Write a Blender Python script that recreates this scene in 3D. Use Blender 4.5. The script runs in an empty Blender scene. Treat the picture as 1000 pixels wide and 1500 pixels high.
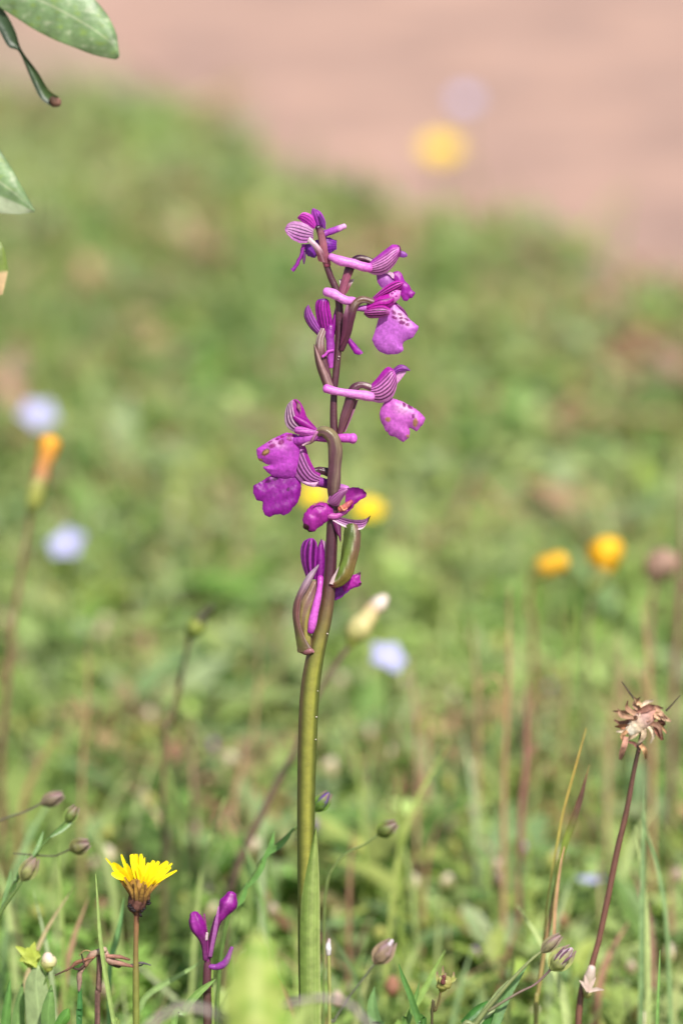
import bpy, math, random
import numpy as np
from mathutils import Vector

# ------------------------------------------------------------------ camera, sky, sun, exposure
PX = 0.18e-3                       # one photograph pixel on the orchid's plane, in metres
DIST = 0.85
PITCH = math.radians(19.0)
CAM_H = 0.4800
XH = DIST * math.cos(PITCH)
LEAN = math.tan(math.radians(15))  # the meadow is a slope rising away: plants stand upright, tipped back from its normal
ZM = CAM_H - DIST * math.sin(PITCH)

scene = bpy.context.scene
col = scene.collection
cam_d = bpy.data.cameras.new('camera')
cam = bpy.data.objects.new('camera', cam_d)
col.objects.link(cam)
cam.location = (0, -XH, CAM_H)
cam.rotation_euler = (math.pi / 2 - PITCH, 0, 0)
cam_d.sensor_fit = 'VERTICAL'
cam_d.sensor_height = 36.0
cam_d.lens = 36.0 * DIST / (1500 * PX)
cam_d.clip_start = 0.02
cam_d.clip_end = 200
cam_d.dof.use_dof = True
cam_d.dof.focus_distance = DIST - 0.003
cam_d.dof.aperture_fstop = cam_d.lens / 20.5
scene.camera = cam

SUN_EL, SUN_AZ = math.radians(56), math.radians(24)      # behind the camera, to its right
sdir = Vector((math.sin(SUN_AZ) * math.cos(SUN_EL), -math.cos(SUN_AZ) * math.cos(SUN_EL), math.sin(SUN_EL)))
world = bpy.data.worlds.new('World')
scene.world = world
world.use_nodes = True
wn = world.node_tree.nodes
sky = wn.new('ShaderNodeTexSky')
sky.sky_type = 'NISHITA'
sky.sun_disc = False
sky.sun_elevation = SUN_EL
sky.sun_rotation = math.atan2(sdir.x, sdir.y)
sky.dust_density = 2.0
wn['Background'].inputs['Strength'].default_value = 0.105
world.node_tree.links.new(sky.outputs[0], wn['Background'].inputs['Color'])
sun_d = bpy.data.lights.new('sun', 'SUN')
sun_d.energy = 4.6
sun_d.angle = math.radians(0.55)
sun_d.color = (1.0, 0.955, 0.89)
sun = bpy.data.objects.new('sun', sun_d)
sun.rotation_euler = sdir.to_track_quat('Z', 'Y').to_euler()
sun.location = sdir * 5
col.objects.link(sun)
scene.view_settings.view_transform = 'Standard'
scene.view_settings.look = 'None'
scene.view_settings.exposure = 0.48
scene.view_settings.gamma = 1.0
scene.view_settings.use_curve_mapping = False
scene.cycles.max_bounces = 8
scene.cycles.diffuse_bounces = 4
scene.cycles.transmission_bounces = 6
scene.cycles.caustics_reflective = False
scene.cycles.caustics_refractive = False
scene.cycles.use_denoising = True

rng = np.random.default_rng(7)
random.seed(7)

# ------------------------------------------------------------------ helpers
def LY(Y, z):
    return Y + LEAN * (z - ZM)

def P(x, y, Y=0.0):
    """photograph pixel -> point on the upright plane that stands Y metres behind the orchid"""
    x = np.asarray(x, float); y = np.asarray(y, float)
    a = (x - 500) * PX / DIST
    b = (y - 750) * PX / DIST
    fy = math.cos(PITCH) - b * math.sin(PITCH)
    fz = -math.sin(PITCH) - b * math.cos(PITCH)
    t = (Y + XH + LEAN * (CAM_H - ZM)) / (fy - LEAN * fz)
    return np.stack(np.broadcast_arrays(a * t, -XH + fy * t, CAM_H + fz * t), -1)

def PZ(x, y, z):
    """the same for a known height above the ground"""
    b = (y - 750) * PX / DIST
    fy = math.cos(PITCH) - b * math.sin(PITCH)
    fz = -math.sin(PITCH) - b * math.cos(PITCH)
    t = (z - CAM_H) / fz
    return np.array([(x - 500) * PX / DIST * t, -XH + fy * t, z])

def S(r, g, b):
    v = np.array([r, g, b], float) / 255
    return np.where(v <= 0.04045, v / 12.92, ((v + 0.055) / 1.055) ** 2.4)

def sm(a, b, x):
    t = np.clip((x - a) / (b - a), 0, 1)
    return t * t * (3 - 2 * t)

def mix(a, b, k):
    k = np.asarray(k)[..., None]
    return np.asarray(a) * (1 - k) + np.asarray(b) * k

def catmull(p, n, closed=False):
    p = np.asarray(p, float)
    if len(p) == 2:
        t = np.linspace(0, 1, n)[:, None]
        return p[0] * (1 - t) + p[1] * t
    q = np.vstack([2 * p[0] - p[1], p, 2 * p[-1] - p[-2]])
    s = np.linspace(0, len(p) - 1, n)
    i = np.minimum(s.astype(int), len(p) - 2)
    t = (s - i)[:, None]
    a, b, c, d = q[i], q[i + 1], q[i + 2], q[i + 3]
    return 0.5 * (2 * b + (c - a) * t + (2 * a - 5 * b + 4 * c - d) * t ** 2 + (3 * b - a - 3 * c + d) * t ** 3)

def crop(ox, oy, s):
    return lambda *pts: [(ox + x * s, oy + y * s) for x, y in pts]

def grid_faces(nv, nu, wrap=False):
    i = np.arange(nv - 1)[:, None]
    m = nu if wrap else nu - 1
    j = np.arange(m)[None, :]
    a = i * nu + j
    b = i * nu + (j + 1) % nu
    return np.stack([a, b, b + nu, a + nu], -1).reshape(-1, 4)

def patch(L, R, d=0.0, d1=None, bulge=0.0, colf=None, nu=26, nv=34, ruf=0.0, edge=0.0, twist=0.0, Y0=0.0):
    """a petal or leaf between two edge lines; d = pixels in front of the plane Y0"""
    d1 = d if d1 is None else d1
    L = catmull(L, nv); R = catmull(R, nv)
    v = np.linspace(0, 1, nv)[:, None]; u = np.linspace(0, 1, nu)[None, :]
    xy = L[:, None, :] * (1 - u)[..., None] + R[:, None, :] * u[..., None]
    ph = rng.uniform(0, 6.28, 4)
    if ruf:
        e = np.abs(2 * u - 1) ** 3
        wob = (np.sin(v * 23 + ph[0]) + 0.7 * np.sin(v * 41 + ph[1])) * ruf * e
        wob2 = np.sin(v * 31 + ph[2] + u * 3) * ruf * e
        xy = xy + np.stack([wob, 0.6 * wob2], -1)
    dep = d + (d1 - d) * v + bulge * (1 - (2 * u - 1) ** 2) * (0.35 + 0.65 * np.sin(np.pi * np.clip(v * 0.9 + 0.08, 0, 1)))
    dep = dep + edge * np.abs(2 * u - 1) ** 4 * v + twist * (2 * u - 1) * v
    if ruf:
        dep = dep + ruf * 1.6 * np.abs(2 * u - 1) ** 2 * np.sin(v * 15 + ph[3] + 3 * (u > .5))
    V = P(xy[..., 0], xy[..., 1], Y0 - dep * PX).reshape(-1, 3)
    uu, vv = np.broadcast_arrays(u, v)
    C = colf(uu, vv, xy[..., 0], xy[..., 1]) if callable(colf) else np.broadcast_to(np.asarray(colf), (nv, nu, 3))
    return V, grid_faces(nv, nu), np.asarray(C).reshape(-1, 3)

def nz(x, y, f, s):
    r = np.random.default_rng(s); v = 0
    for i in range(5):
        a = r.uniform(0, 6.28); q = f * r.uniform(.6, 1.6)
        v = v + np.sin(x * q * math.cos(a) + y * q * math.sin(a) + r.uniform(0, 6.28))
    return v / 5

def shape(outline, d=0.0, bulge=8.0, k=7.0, tilt=(0, 0), colf=None, wav=.6, step=1.5, ruf=.35, seed=1, curve=True):
    """a lip filled from its outline, domed away from its margin"""
    from mathutils.geometry import delaunay_2d_cdt
    o = np.asarray(outline, float); q = np.vstack([o, o[:1]])
    pts = []
    for a, b in zip(q[:-1], q[1:]):
        m = max(1, int(np.hypot(*(b - a)) / step))
        for i in range(m): pts.append(a + (b - a) * i / m)
    pts = np.array(pts)
    if curve:
        for _ in range(2): pts = .5 * pts + .25 * (np.roll(pts, 1, 0) + np.roll(pts, -1, 0))
    pts = pts + ruf * np.stack([nz(pts[:, 0], pts[:, 1], .8, seed + 50), nz(pts[:, 0], pts[:, 1], .8, seed + 51)], -1) * 1.6
    gx_, gy_ = np.meshgrid(np.arange(pts[:, 0].min(), pts[:, 0].max(), step), np.arange(pts[:, 1].min(), pts[:, 1].max(), step))
    g = np.stack([gx_.ravel(), gy_.ravel()], -1) + rng.uniform(-.2, .2, (gx_.size, 2))
    a, b = pts, np.roll(pts, -1, 0)
    cr = ((a[None, :, 1] > g[:, None, 1]) != (b[None, :, 1] > g[:, None, 1])) & (g[:, None, 0] < (b[None, :, 0] - a[None, :, 0]) * (g[:, None, 1] - a[None, :, 1]) / (b[None, :, 1] - a[None, :, 1] + 1e-9) + a[None, :, 0])
    ins = cr.sum(1) % 2 == 1
    dist = np.sqrt(((g[:, None] - pts[None]) ** 2).sum(-1)).min(1)
    g = g[ins & (dist > step * .6)]
    n = len(pts)
    res = delaunay_2d_cdt([Vector(p) for p in np.vstack([pts, g])], [(i, (i + 1) % n) for i in range(n)], [], 1, 1e-5)
    xy = np.array([tuple(v) for v in res[0]]); F = np.array([tuple(f) for f in res[2]])
    dist = np.sqrt(((xy[:, None] - pts[None]) ** 2).sum(-1)).min(1)
    c = pts.mean(0)
    dep = d + bulge * (1 - np.exp(-dist / k)) + tilt[0] * (xy[:, 0] - c[0]) + tilt[1] * (xy[:, 1] - c[1])
    dep = dep + wav * nz(xy[:, 0], xy[:, 1], .28, seed) * 1.5 + wav * .4 * nz(xy[:, 0], xy[:, 1], .7, seed + 2)
    V = P(xy[:, 0], xy[:, 1], -dep * PX)
    C = colf(np.full(len(xy), .5), np.full(len(xy), .3), xy[:, 0], xy[:, 1])
    C = mix(C, C * np.array([.72, .55, .72]), np.exp(-dist / 1.3) * .7)
    return V, F, C

def tube3(pts, radii, colf=(1, 1, 1), seg=14, n=None, cap=True, flat=1.0, ridges=0.0, tw=0.0):
    """tapered tube along 3-D points"""
    pts = np.asarray(pts, float); radii = np.asarray(radii, float)
    if radii.ndim == 0 or len(radii) != len(pts):
        radii = np.interp(np.linspace(0, 1, len(pts)), np.linspace(0, 1, max(2, radii.size)), np.resize(radii, max(2, radii.size)))
    n = n or max(8, 5 * len(pts))
    cr = catmull(np.hstack([pts, radii[:, None]]), n)
    c, r = cr[:, :3], np.maximum(cr[:, 3], 1e-5)
    ph = rng.uniform(0, 6.28, 4); sn = np.linspace(0, 1, n)
    r = r * (1 + .045 * np.sin(sn * 9 + ph[0]) + .03 * np.sin(sn * 21 + ph[1]))
    c = c + (r * .10 * np.sin(sn * 7 + ph[2]) * np.sin(sn * np.pi))[:, None] * np.array([1, .3, .4])
    t = np.linspace(0, 1, n)
    if cap:
        t0 = c[1] - c[0]; t0 /= np.linalg.norm(t0) + 1e-12
        t1 = c[-1] - c[-2]; t1 /= np.linalg.norm(t1) + 1e-12
        k = np.array([1.0, .8, .45])
        pre = np.array([c[0] - t0 * r[0] * x * .75 for x in k]); post = np.array([c[-1] + t1 * r[-1] * x * .75 for x in k[::-1]])
        rk = np.array([.05, .6, .9])
        c = np.vstack([pre, c, post]); r = np.concatenate([r[0] * rk, r, r[-1] * rk[::-1]])
        t = np.concatenate([[0] * 3, t, [1] * 3])
    tg = np.gradient(c, axis=0); tg /= np.linalg.norm(tg, axis=1)[:, None] + 1e-12
    ref = np.array([0, -1.0, 0.0001])
    side = np.cross(tg, ref); ln = np.linalg.norm(side, axis=1)[:, None]
    side = np.where(ln > 0.05, side / (ln + 1e-12), np.array([1.0, 0, 0]))
    front = np.cross(side, tg)
    a = np.linspace(0, 2 * np.pi, seg, endpoint=False)
    rr = r[:, None] * (1 + ridges * np.cos(6 * (a[None, :] + tw * t[:, None])))
    V = c[:, None] + rr[..., None] * (np.cos(a)[None, :, None] * side[:, None] + flat * np.sin(a)[None, :, None] * front[:, None])
    aa, tt = np.broadcast_arrays(a[None, :] / (2 * np.pi), t[:, None])
    C = colf(aa, tt) if callable(colf) else np.broadcast_to(np.asarray(colf), aa.shape + (3,))
    return V.reshape(-1, 3), grid_faces(len(c), seg, True), np.asarray(C).reshape(-1, 3)

def tube(pts, radii, colf, d=0.0, Y0=0.0, **k):
    """tube through photograph pixels; radii and d in pixels"""
    pts = np.asarray(pts, float)
    dd = np.resize(np.asarray(d, float), len(pts)) if np.ndim(d) else np.full(len(pts), float(d))
    W = P(pts[:, 0], pts[:, 1], Y0 - dd * PX)
    sc = (XH + Y0) / XH
    return tube3(W, np.asarray(radii, float) * PX * sc, colf, **k)

def ribbon3(pts, widths, colf, nrm=(0, -1, 0.3), n=14, fold=0.25):
    """grass-like blade along 3-D points with a V fold"""
    pts = np.asarray(pts, float)
    w = np.interp(np.linspace(0, 1, n), np.linspace(0, 1, len(widths)), widths)
    c = catmull(pts, n)
    tg = np.gradient(c, axis=0); tg /= np.linalg.norm(tg, axis=1)[:, None] + 1e-12
    side = np.cross(tg, np.asarray(nrm, float)); side /= np.linalg.norm(side, axis=1)[:, None] + 1e-12
    nn = np.cross(side, tg)
    us = np.array([-1, -.5, 0, .5, 1.0])
    V = c[:, None] + w[:, None, None] * .5 * (us[None, :, None] * side[:, None] + fold * (np.abs(us))[None, :, None] * nn[:, None])
    vv, uu = np.broadcast_arrays(np.linspace(0, 1, n)[:, None], us[None, :] * .5 + .5)
    C = colf(uu, vv) if callable(colf) else np.broadcast_to(np.asarray(colf), vv.shape + (3,))
    return V.reshape(-1, 3), grid_faces(n, 5), np.asarray(C).reshape(-1, 3)

def ribbon(pts, widths, colf, Y0=0.0, lean=0.0, **k):
    pts = np.asarray(pts, float)
    YY = Y0 + np.linspace(0, lean, len(pts))
    W = np.array([P(x, y, q) for (x, y), q in zip(pts, YY)])
    return ribbon3(W, np.asarray(widths) * PX * (XH + Y0) / XH, colf, **k)

def mesh_of(name, bits):
    vs, fs, cs, o = [], [], [], 0
    for V, F, C in bits:
        vs.append(V); fs.append(np.asarray(F) + o); cs.append(np.broadcast_to(C, V.shape)); o += len(V)
    V = np.vstack(vs); C = np.vstack(cs)
    me = bpy.data.meshes.new(name)
    me.vertices.add(len(V)); me.vertices.foreach_set('co', V.astype('f').ravel())
    sizes = np.concatenate([np.full(len(f), f.shape[1]) for f in fs])
    loops = np.concatenate([f.ravel() for f in fs])
    me.loops.add(len(loops)); me.loops.foreach_set('vertex_index', loops.astype('i'))
    st = np.concatenate([[0], np.cumsum(sizes)[:-1]])
    me.polygons.add(len(sizes))
    me.polygons.foreach_set('loop_start', st.astype('i'))
    me.polygons.foreach_set('use_smooth', np.ones(len(sizes), bool))
    me.update(calc_edges=True); me.validate()
    at = me.color_attributes.new('Col', 'FLOAT_COLOR', 'POINT')
    at.data.foreach_set('color', np.hstack([np.clip(C, 0, 1), np.ones((len(C), 1))]).astype('f').ravel())
    return me

ORG = {}
def mk(name, bits, mat, parent=None, base=None):
    if isinstance(bits, tuple): bits = [bits]
    org = ORG[parent.name] if parent is not None else np.asarray(base if base is not None else (0, 0, 0), float)
    bits = [(V - org, F, C) for V, F, C in bits]
    me = mesh_of(name, bits)
    me.materials.append(mat)
    o = bpy.data.objects.new(name, me); col.objects.link(o)
    if parent is not None:
        o.parent = parent
    else:
        o.location = org
    ORG[o.name] = org
    return o

def tag(o, label=None, cat=None, group=None, kind=None):
    if label: o['label'] = label
    if cat: o['category'] = cat
    if group: o['group'] = group
    if kind: o['kind'] = kind
    return o

def empty(name, base, parent=None):
    o = bpy.data.objects.new(name, None); col.objects.link(o)
    o.empty_display_size = 0.01
    base = np.asarray(base, float)
    if parent is not None:
        o.parent = parent; o.location = base - ORG[parent.name]
    else:
        o.location = base
    ORG[o.name] = base
    return o

def thing(name, base, label, cat, group=None):
    return tag(empty(name, base), label, cat, group, 'thing')

def copy_tree(o, parent=None):
    c = o.copy(); col.objects.link(c); c.parent = parent
    for ch in o.children:
        copy_tree(ch, c)
    return c

# ------------------------------------------------------------------ materials
def vmat(name, rough=.5, trans=.3, spec=.4, nscale=900., namp=.22, bump=.15, bscale=1500., tint=1.25, gain=(1, 1, 1)):
    m = bpy.data.materials.new(name); m.use_nodes = True
    nt = m.node_tree; n = nt.nodes; l = nt.links
    p = n['Principled BSDF']
    at = n.new('ShaderNodeAttribute'); at.attribute_name = 'Col'
    tc = n.new('ShaderNodeTexCoord')
    no = n.new('ShaderNodeTexNoise'); no.inputs['Scale'].default_value = nscale; no.inputs['Detail'].default_value = 4
    l.new(tc.outputs['Object'], no.inputs['Vector'])
    mr = n.new('ShaderNodeMapRange'); mr.inputs['From Min'].default_value = .3; mr.inputs['From Max'].default_value = .7
    mr.inputs['To Min'].default_value = 1 - namp; mr.inputs['To Max'].default_value = 1 + namp
    l.new(no.outputs['Fac'], mr.inputs['Value'])
    mx = n.new('ShaderNodeVectorMath'); mx.operation = 'SCALE'
    gn = n.new('ShaderNodeVectorMath'); gn.operation = 'MULTIPLY'; gn.inputs[1].default_value = gain
    l.new(at.outputs['Color'], gn.inputs[0])
    l.new(gn.outputs[0], mx.inputs[0]); l.new(mr.outputs['Result'], mx.inputs['Scale'])
    l.new(mx.outputs[0], p.inputs['Base Color'])
    p.inputs['Roughness'].default_value = rough
    p.inputs['Specular IOR Level'].default_value = spec
    if bump:
        nb = n.new('ShaderNodeTexNoise'); nb.inputs['Scale'].default_value = bscale; nb.inputs['Detail'].default_value = 3
        l.new(tc.outputs['Object'], nb.inputs['Vector'])
        bp = n.new('ShaderNodeBump'); bp.inputs['Strength'].default_value = bump; bp.inputs['Distance'].default_value = .0004
        l.new(nb.outputs['Fac'], bp.inputs['Height']); l.new(bp.outputs['Normal'], p.inputs['Normal'])
    if trans:
        t = n.new('ShaderNodeBsdfTranslucent')
        s2 = n.new('ShaderNodeVectorMath'); s2.operation = 'SCALE'; s2.inputs['Scale'].default_value = tint
        l.new(mx.outputs[0], s2.inputs[0]); l.new(s2.outputs[0], t.inputs['Color'])
        ms = n.new('ShaderNodeMixShader'); ms.inputs['Fac'].default_value = trans
        l.new(p.outputs[0], ms.inputs[1]); l.new(t.outputs[0], ms.inputs[2])
        l.new(ms.outputs[0], n['Material Output'].inputs['Surface'])
    return m

M_PETAL = vmat('petal', .45, .30, .4, 1300, .20, .2, 1300, gain=(.82, .70, .69))
M_PALE = vmat('pale_petal', .55, .35, .3, 500, .08, 0)
M_FLESH = vmat('fleshy_spur', .40, .24, .45, 1100, .18, .4, 1500, gain=(.86, .76, .75))
M_STEM = vmat('plant_stem', .40, .05, .5, 420, .15, .25, 1800, gain=(.70, .69, .69))
M_LEAF = vmat('leaf', .42, .32, .45, 350, .2, .3, 900)
M_GLOSSY = vmat('glossy_leaf', .42, .22, .45, 260, .32, .5, 420)
M_MEADOW = vmat('meadow_leaf', .5, .42, .35, 250, .2, 0)
M_DRY = vmat('dry_plant', .7, .15, .25, 900, .3, .5, 1500, gain=(.86, .88, .88))
M_YELLOW = vmat('yellow_floret', .55, .3, .3, 600, .1, .15, 1500)

def soil_mat(name, c1, c2, c3):
    m = bpy.data.materials.new(name); m.use_nodes = True
    nt = m.node_tree; n = nt.nodes; l = nt.links
    p = n['Principled BSDF']; p.inputs['Roughness'].default_value = .95; p.inputs['Specular IOR Level'].default_value = .15
    tc = n.new('ShaderNodeTexCoord')
    a = n.new('ShaderNodeTexNoise'); a.inputs['Scale'].default_value = 7; a.inputs['Detail'].default_value = 6
    b = n.new('ShaderNodeTexNoise'); b.inputs['Scale'].default_value = 60; b.inputs['Detail'].default_value = 8
    for x in (a, b): l.new(tc.outputs['Object'], x.inputs['Vector'])
    r1 = n.new('ShaderNodeValToRGB'); r1.color_ramp.elements[0].position = .35; r1.color_ramp.elements[1].position = .65
    r1.color_ramp.elements[0].color = (*c1, 1); r1.color_ramp.elements[1].color = (*c2, 1)
    l.new(a.outputs['Fac'], r1.inputs['Fac'])
    r2 = n.new('ShaderNodeMapRange'); r2.inputs['From Min'].default_value = .5; r2.inputs['From Max'].default_value = .68
    l.new(b.outputs['Fac'], r2.inputs['Value'])
    mx = n.new('ShaderNodeMix'); mx.data_type = 'RGBA'; mx.inputs['B'].default_value = (*c3, 1)
    l.new(r2.outputs['Result'], mx.inputs['Factor']); l.new(r1.outputs['Color'], mx.inputs['A'])
    l.new(mx.outputs['Result'], p.inputs['Base Color'])
    bp = n.new('ShaderNodeBump'); bp.inputs['Strength'].default_value = .6; bp.inputs['Distance'].default_value = .004
    l.new(b.outputs['Fac'], bp.inputs['Height']); l.new(bp.outputs['Normal'], p.inputs['Normal'])
    return m

M_SOIL = soil_mat('meadow_soil', (.24, .17, .125), (.38, .27, .20), (.18, .17, .09))
M_PATH = soil_mat('pink_earth', (.27, .175, .14), (.42, .265, .20), (.33, .225, .185))

# ------------------------------------------------------------------ the setting
EDGE_X = np.array([-12, -3, -1, -.5, -.157, 0, .19, .5, 1, 3, 12.])
EDGE_Y = np.array([14, 4.8, 3.1, 2.35, 1.62, 1.17, 1.0, .84, .66, .2, -1.])
def edge_y(x):
    return np.interp(x, EDGE_X, EDGE_Y) + .03 * np.sin(x * 23) + .02 * np.sin(x * 61 + 1)

def hgt(x, y):
    return .004 * np.sin(x * 9 + 1) * np.cos(y * 7) + .0025 * np.sin(x * 31 + y * 17) - .002

def spaced(n, big):
    t = np.linspace(-1, 1, n)
    return np.sign(t) * (np.abs(t) * 1.2 + np.abs(t) ** 7 * (big - 1.2))

gx, gy = np.meshgrid(spaced(140, 70), spaced(160, 70) + .9)
gv = np.stack([gx, gy, hgt(gx, gy)], -1).reshape(-1, 3)
tag(mk('ground', (gv, grid_faces(160, 140), np.array([.2, .15, .1])), M_SOIL), 'brown meadow soil under the low herbs', 'ground', kind='structure')
tx = spaced(150, 11); tv = np.linspace(0, 1, 60) ** 1.3
ey = edge_y(tx)
wid = 2.4
pxg = np.broadcast_to(tx[None, :], (60, 150)); pyg = ey[None, :] + tv[:, None] * wid
pz = hgt(pxg, pyg) + .004 * np.minimum(1, tv[:, None] * 30) * np.minimum(1, (1 - tv[:, None]) * 30 + .0) + .0005 + .002 * np.sin(pxg * 19 + 2 * np.sin(pyg * 11))
tag(mk('dirt_path', (np.stack([pxg, pyg, np.maximum(pz, hgt(pxg, pyg) + .0005)], -1).reshape(-1, 3), grid_faces(60, 150), np.array([.4, .3, .2])), M_PATH),
    'bare pinkish earth path beyond the meadow', 'path', kind='structure')

# ---- meadow mass: leaves, blades, straw, each one mesh of very many pieces
def leaf_batch(pos, yaw, pitch, length, width, curl, C, round_=False):
    n = len(pos)
    if round_:
        t = np.array([0, .3, .3, .3, .75, .75, .75, 1.0]); w = np.array([0, -.9, 0, .9, -.85, 0, .85, 0]) * .5
    else:
        t = np.array([0, .3, .3, .3, .68, .68, .68, 1.0]); w = np.array([0, -1, 0, 1, -.75, 0, .75, 0]) * .5
    X = t[None] * length[:, None]; Yv = w[None] * width[:, None]
    Z = np.abs(w)[None] * width[:, None] * .45 - curl[:, None] * t[None] ** 2 * length[:, None]
    cp, sp = np.cos(pitch)[:, None], np.sin(pitch)[:, None]
    X2 = X * cp - Z * sp; Z2 = X * sp + Z * cp
    cy, sy = np.cos(yaw)[:, None], np.sin(yaw)[:, None]
    V = np.stack([X2 * cy - Yv * sy, X2 * sy + Yv * cy, Z2], -1) + pos[:, None]
    V[..., 2] = np.maximum(V[..., 2], .001)
    tri = np.array([[0, 2, 1], [0, 3, 2], [4, 5, 7], [5, 6, 7]]); quad = np.array([[1, 2, 5, 4], [2, 3, 6, 5]])
    o = (np.arange(n) * 8)[:, None, None]
    Cv = np.repeat(C[:, None], 8, 1) * (1 + .12 * rng.standard_normal((n, 1, 1)))
    V = V.reshape(-1, 3); Cv = Cv.reshape(-1, 3)
    return [(V, (tri + o).reshape(-1, 3), Cv), (np.zeros((0, 3)), (quad + o).reshape(-1, 4) - len(V), np.zeros((0, 3)))]

def blade_batch(pos, yaw, lean, length, width, C, tipc=None):
    n = len(pos); k = 6
    t = np.linspace(0, 1, k)
    ang = (np.pi / 2) - lean[:, None] * (0.25 + 1.1 * t[None])
    dl = length[:, None] / (k - 1)
    H = np.concatenate([np.zeros((n, 1)), np.cumsum(np.cos(ang[:, :-1]) * dl, 1)], 1)
    Z = np.concatenate([np.zeros((n, 1)), np.cumsum(np.sin(ang[:, :-1]) * dl, 1)], 1)
    w = (np.array([.7, 1, .95, .75, .45, .04]) * .5)[None] * width[:, None]
    cy, sy = np.cos(yaw)[:, None], np.sin(yaw)[:, None]
    tw = yaw[:, None] + np.pi / 2 + .9 * rng.standard_normal((n, 1))
    V = np.empty((n, k, 2, 3))
    for s, q in ((0, -1), (1, 1)):
        V[:, :, s, 0] = H * cy + q * w * np.cos(tw); V[:, :, s, 1] = H * sy + q * w * np.sin(tw); V[:, :, s, 2] = Z
    V += pos[:, None, None]
    V[..., 2] = np.maximum(V[..., 2], .0005)
    f = grid_faces(k, 2)
    F = (f[None] + (np.arange(n) * k * 2)[:, None, None]).reshape(-1, 4)
    Cv = np.repeat(np.repeat(C[:, None, None], k, 1), 2, 2)
    if tipc is not None:
        Cv = Cv * (1 - t[None, :, None, None] ** 2) + tipc[:, None, None] * t[None, :, None, None] ** 2
    return [(V.reshape(-1, 3), F, Cv.reshape(-1, 3))]

def spots(n, y0, y1, half):
    """random places in the meadow, thinning out towards the path"""
    out = np.zeros((0, 2))
    while len(out) < n:
        y = rng.uniform(y0, y1, n * 2)
        h = half * (XH + y) / XH + .14
        x = rng.uniform(-1, 1, n * 2) * h
        gap = edge_y(x) - y
        dens = np.clip(gap / .7 + .03, 0, 1) ** .9
        bare = nz(x, y, 10, 5) * .6 + nz(x, y, 32, 6) * .4
        dens = dens * np.where(bare > .10 + .34 * np.clip(1 - (x * 2.2 + y * .9 - .3), 0, 1), .25, 1)
        k = rng.uniform(0, 1, n * 2) < dens
        out = np.vstack([out, np.stack([x[k], y[k]], -1)])
    return out[:n]

GREENS = np.array([.96, 1.03, .97]) * np.array([S(136, 154, 84), S(122, 150, 82), S(150, 164, 92), S(162, 172, 108), S(134, 156, 106), S(160, 166, 92), S(116, 142, 76), S(158, 168, 126), S(146, 160, 80), S(172, 180, 120)])
DRYC = np.array([S(176, 142, 112), S(160, 120, 95), S(186, 160, 120), S(168, 128, 112), S(150, 128, 82), S(190, 170, 130)])

def herbs(n_plants, y0, y1, half, per, size, hmax):
    c = spots(n_plants, y0, y1, half)
    tone = nz(c[:, 0], c[:, 1], 13, 11) + .5 * nz(c[:, 0], c[:, 1], 45, 12)
    ci = np.clip(((tone * 1.3 + .5) * 10 + rng.normal(0, 2.4, n_plants)), 0, 9).astype(int)
    pc = GREENS[ci]
    fresh = (y1 < .6) * .6 + .25
    pc = mix(pc, pc * np.array([.80, 1.0, .72]), fresh * sm(-.2, .5, nz(c[:, 0], c[:, 1], 16, 91)))
    pc = pc * (1.14 if y1 < .6 else 1.0)
    pale = rng.uniform(0, 1, n_plants) + (.03 if y1 < .6 else 0)
    rosy = (nz(c[:, 0], c[:, 1], 12, 21) > .34 - .5 * np.clip(c[:, 0] * 2.2 + c[:, 1] * .9 - .4, 0, .8)) & (pale < .34)
    pc = np.where((pale < .07)[:, None] | rosy[:, None], DRYC[rng.integers(0, 6, n_plants)], pc)
    k = rng.integers(max(3, per - 4), per + 5, n_plants)
    idx = np.repeat(np.arange(n_plants), k); N = len(idx)
    hh = rng.uniform(.25, 1, n_plants) ** 1.3 * hmax
    yaw = rng.uniform(0, 6.28, N)
    rad = rng.uniform(0, 1, N) ** .7 * .011
    pos = np.stack([c[idx, 0] + rad * np.cos(yaw), c[idx, 1] + rad * np.sin(yaw), rng.uniform(.05, 1, N) * hh[idx] + .001], -1)
    ln = size * rng.uniform(.6, 1.5, N); wd = ln * rng.uniform(.28, .7, N)
    C = pc[idx] * (1 + .16 * rng.standard_normal((N, 1)))
    return leaf_batch(pos, yaw, rng.uniform(-.25, 1.0, N), ln, wd, rng.uniform(0, .5, N), C, False)

bits = herbs(9500, -.22, .50, .115, 12, .0105, .030) + herbs(7000, .40, 1.45, .125, 12, .014, .028)
cb = spots(420, .10, 1.45, .125)
kb = rng.integers(4, 8, len(cb)); ib = np.repeat(np.arange(len(cb)), kb)
cc = np.vstack([GREENS[[3, 4, 7, 6, 1]], DRYC[[0, 2, 3, 5]], S(112, 150, 70)[None], S(166, 138, 118)[None]])[rng.integers(0, 11, len(cb))]
cc = np.where((cb[:, 1] < .5)[:, None] & (cc[:, :1] > cc[:, 1:2]), GREENS[rng.integers(0, 10, len(cb))], cc)
nb = len(ib)
bits = bits + leaf_batch(np.hstack([cb[ib] + rng.normal(0, .004, (nb, 2)), rng.uniform(.004, .025, (nb, 1))]), rng.uniform(0, 6.28, nb), rng.uniform(.1, 1.1, nb), rng.uniform(.02, .042, nb), rng.uniform(.008, .018, nb), rng.uniform(.1, .6, nb), cc[ib])
tag(mk('meadow_herbs', bits, M_MEADOW), 'low mass of small green herb leaves covering the meadow', 'herbs', kind='stuff')

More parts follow.
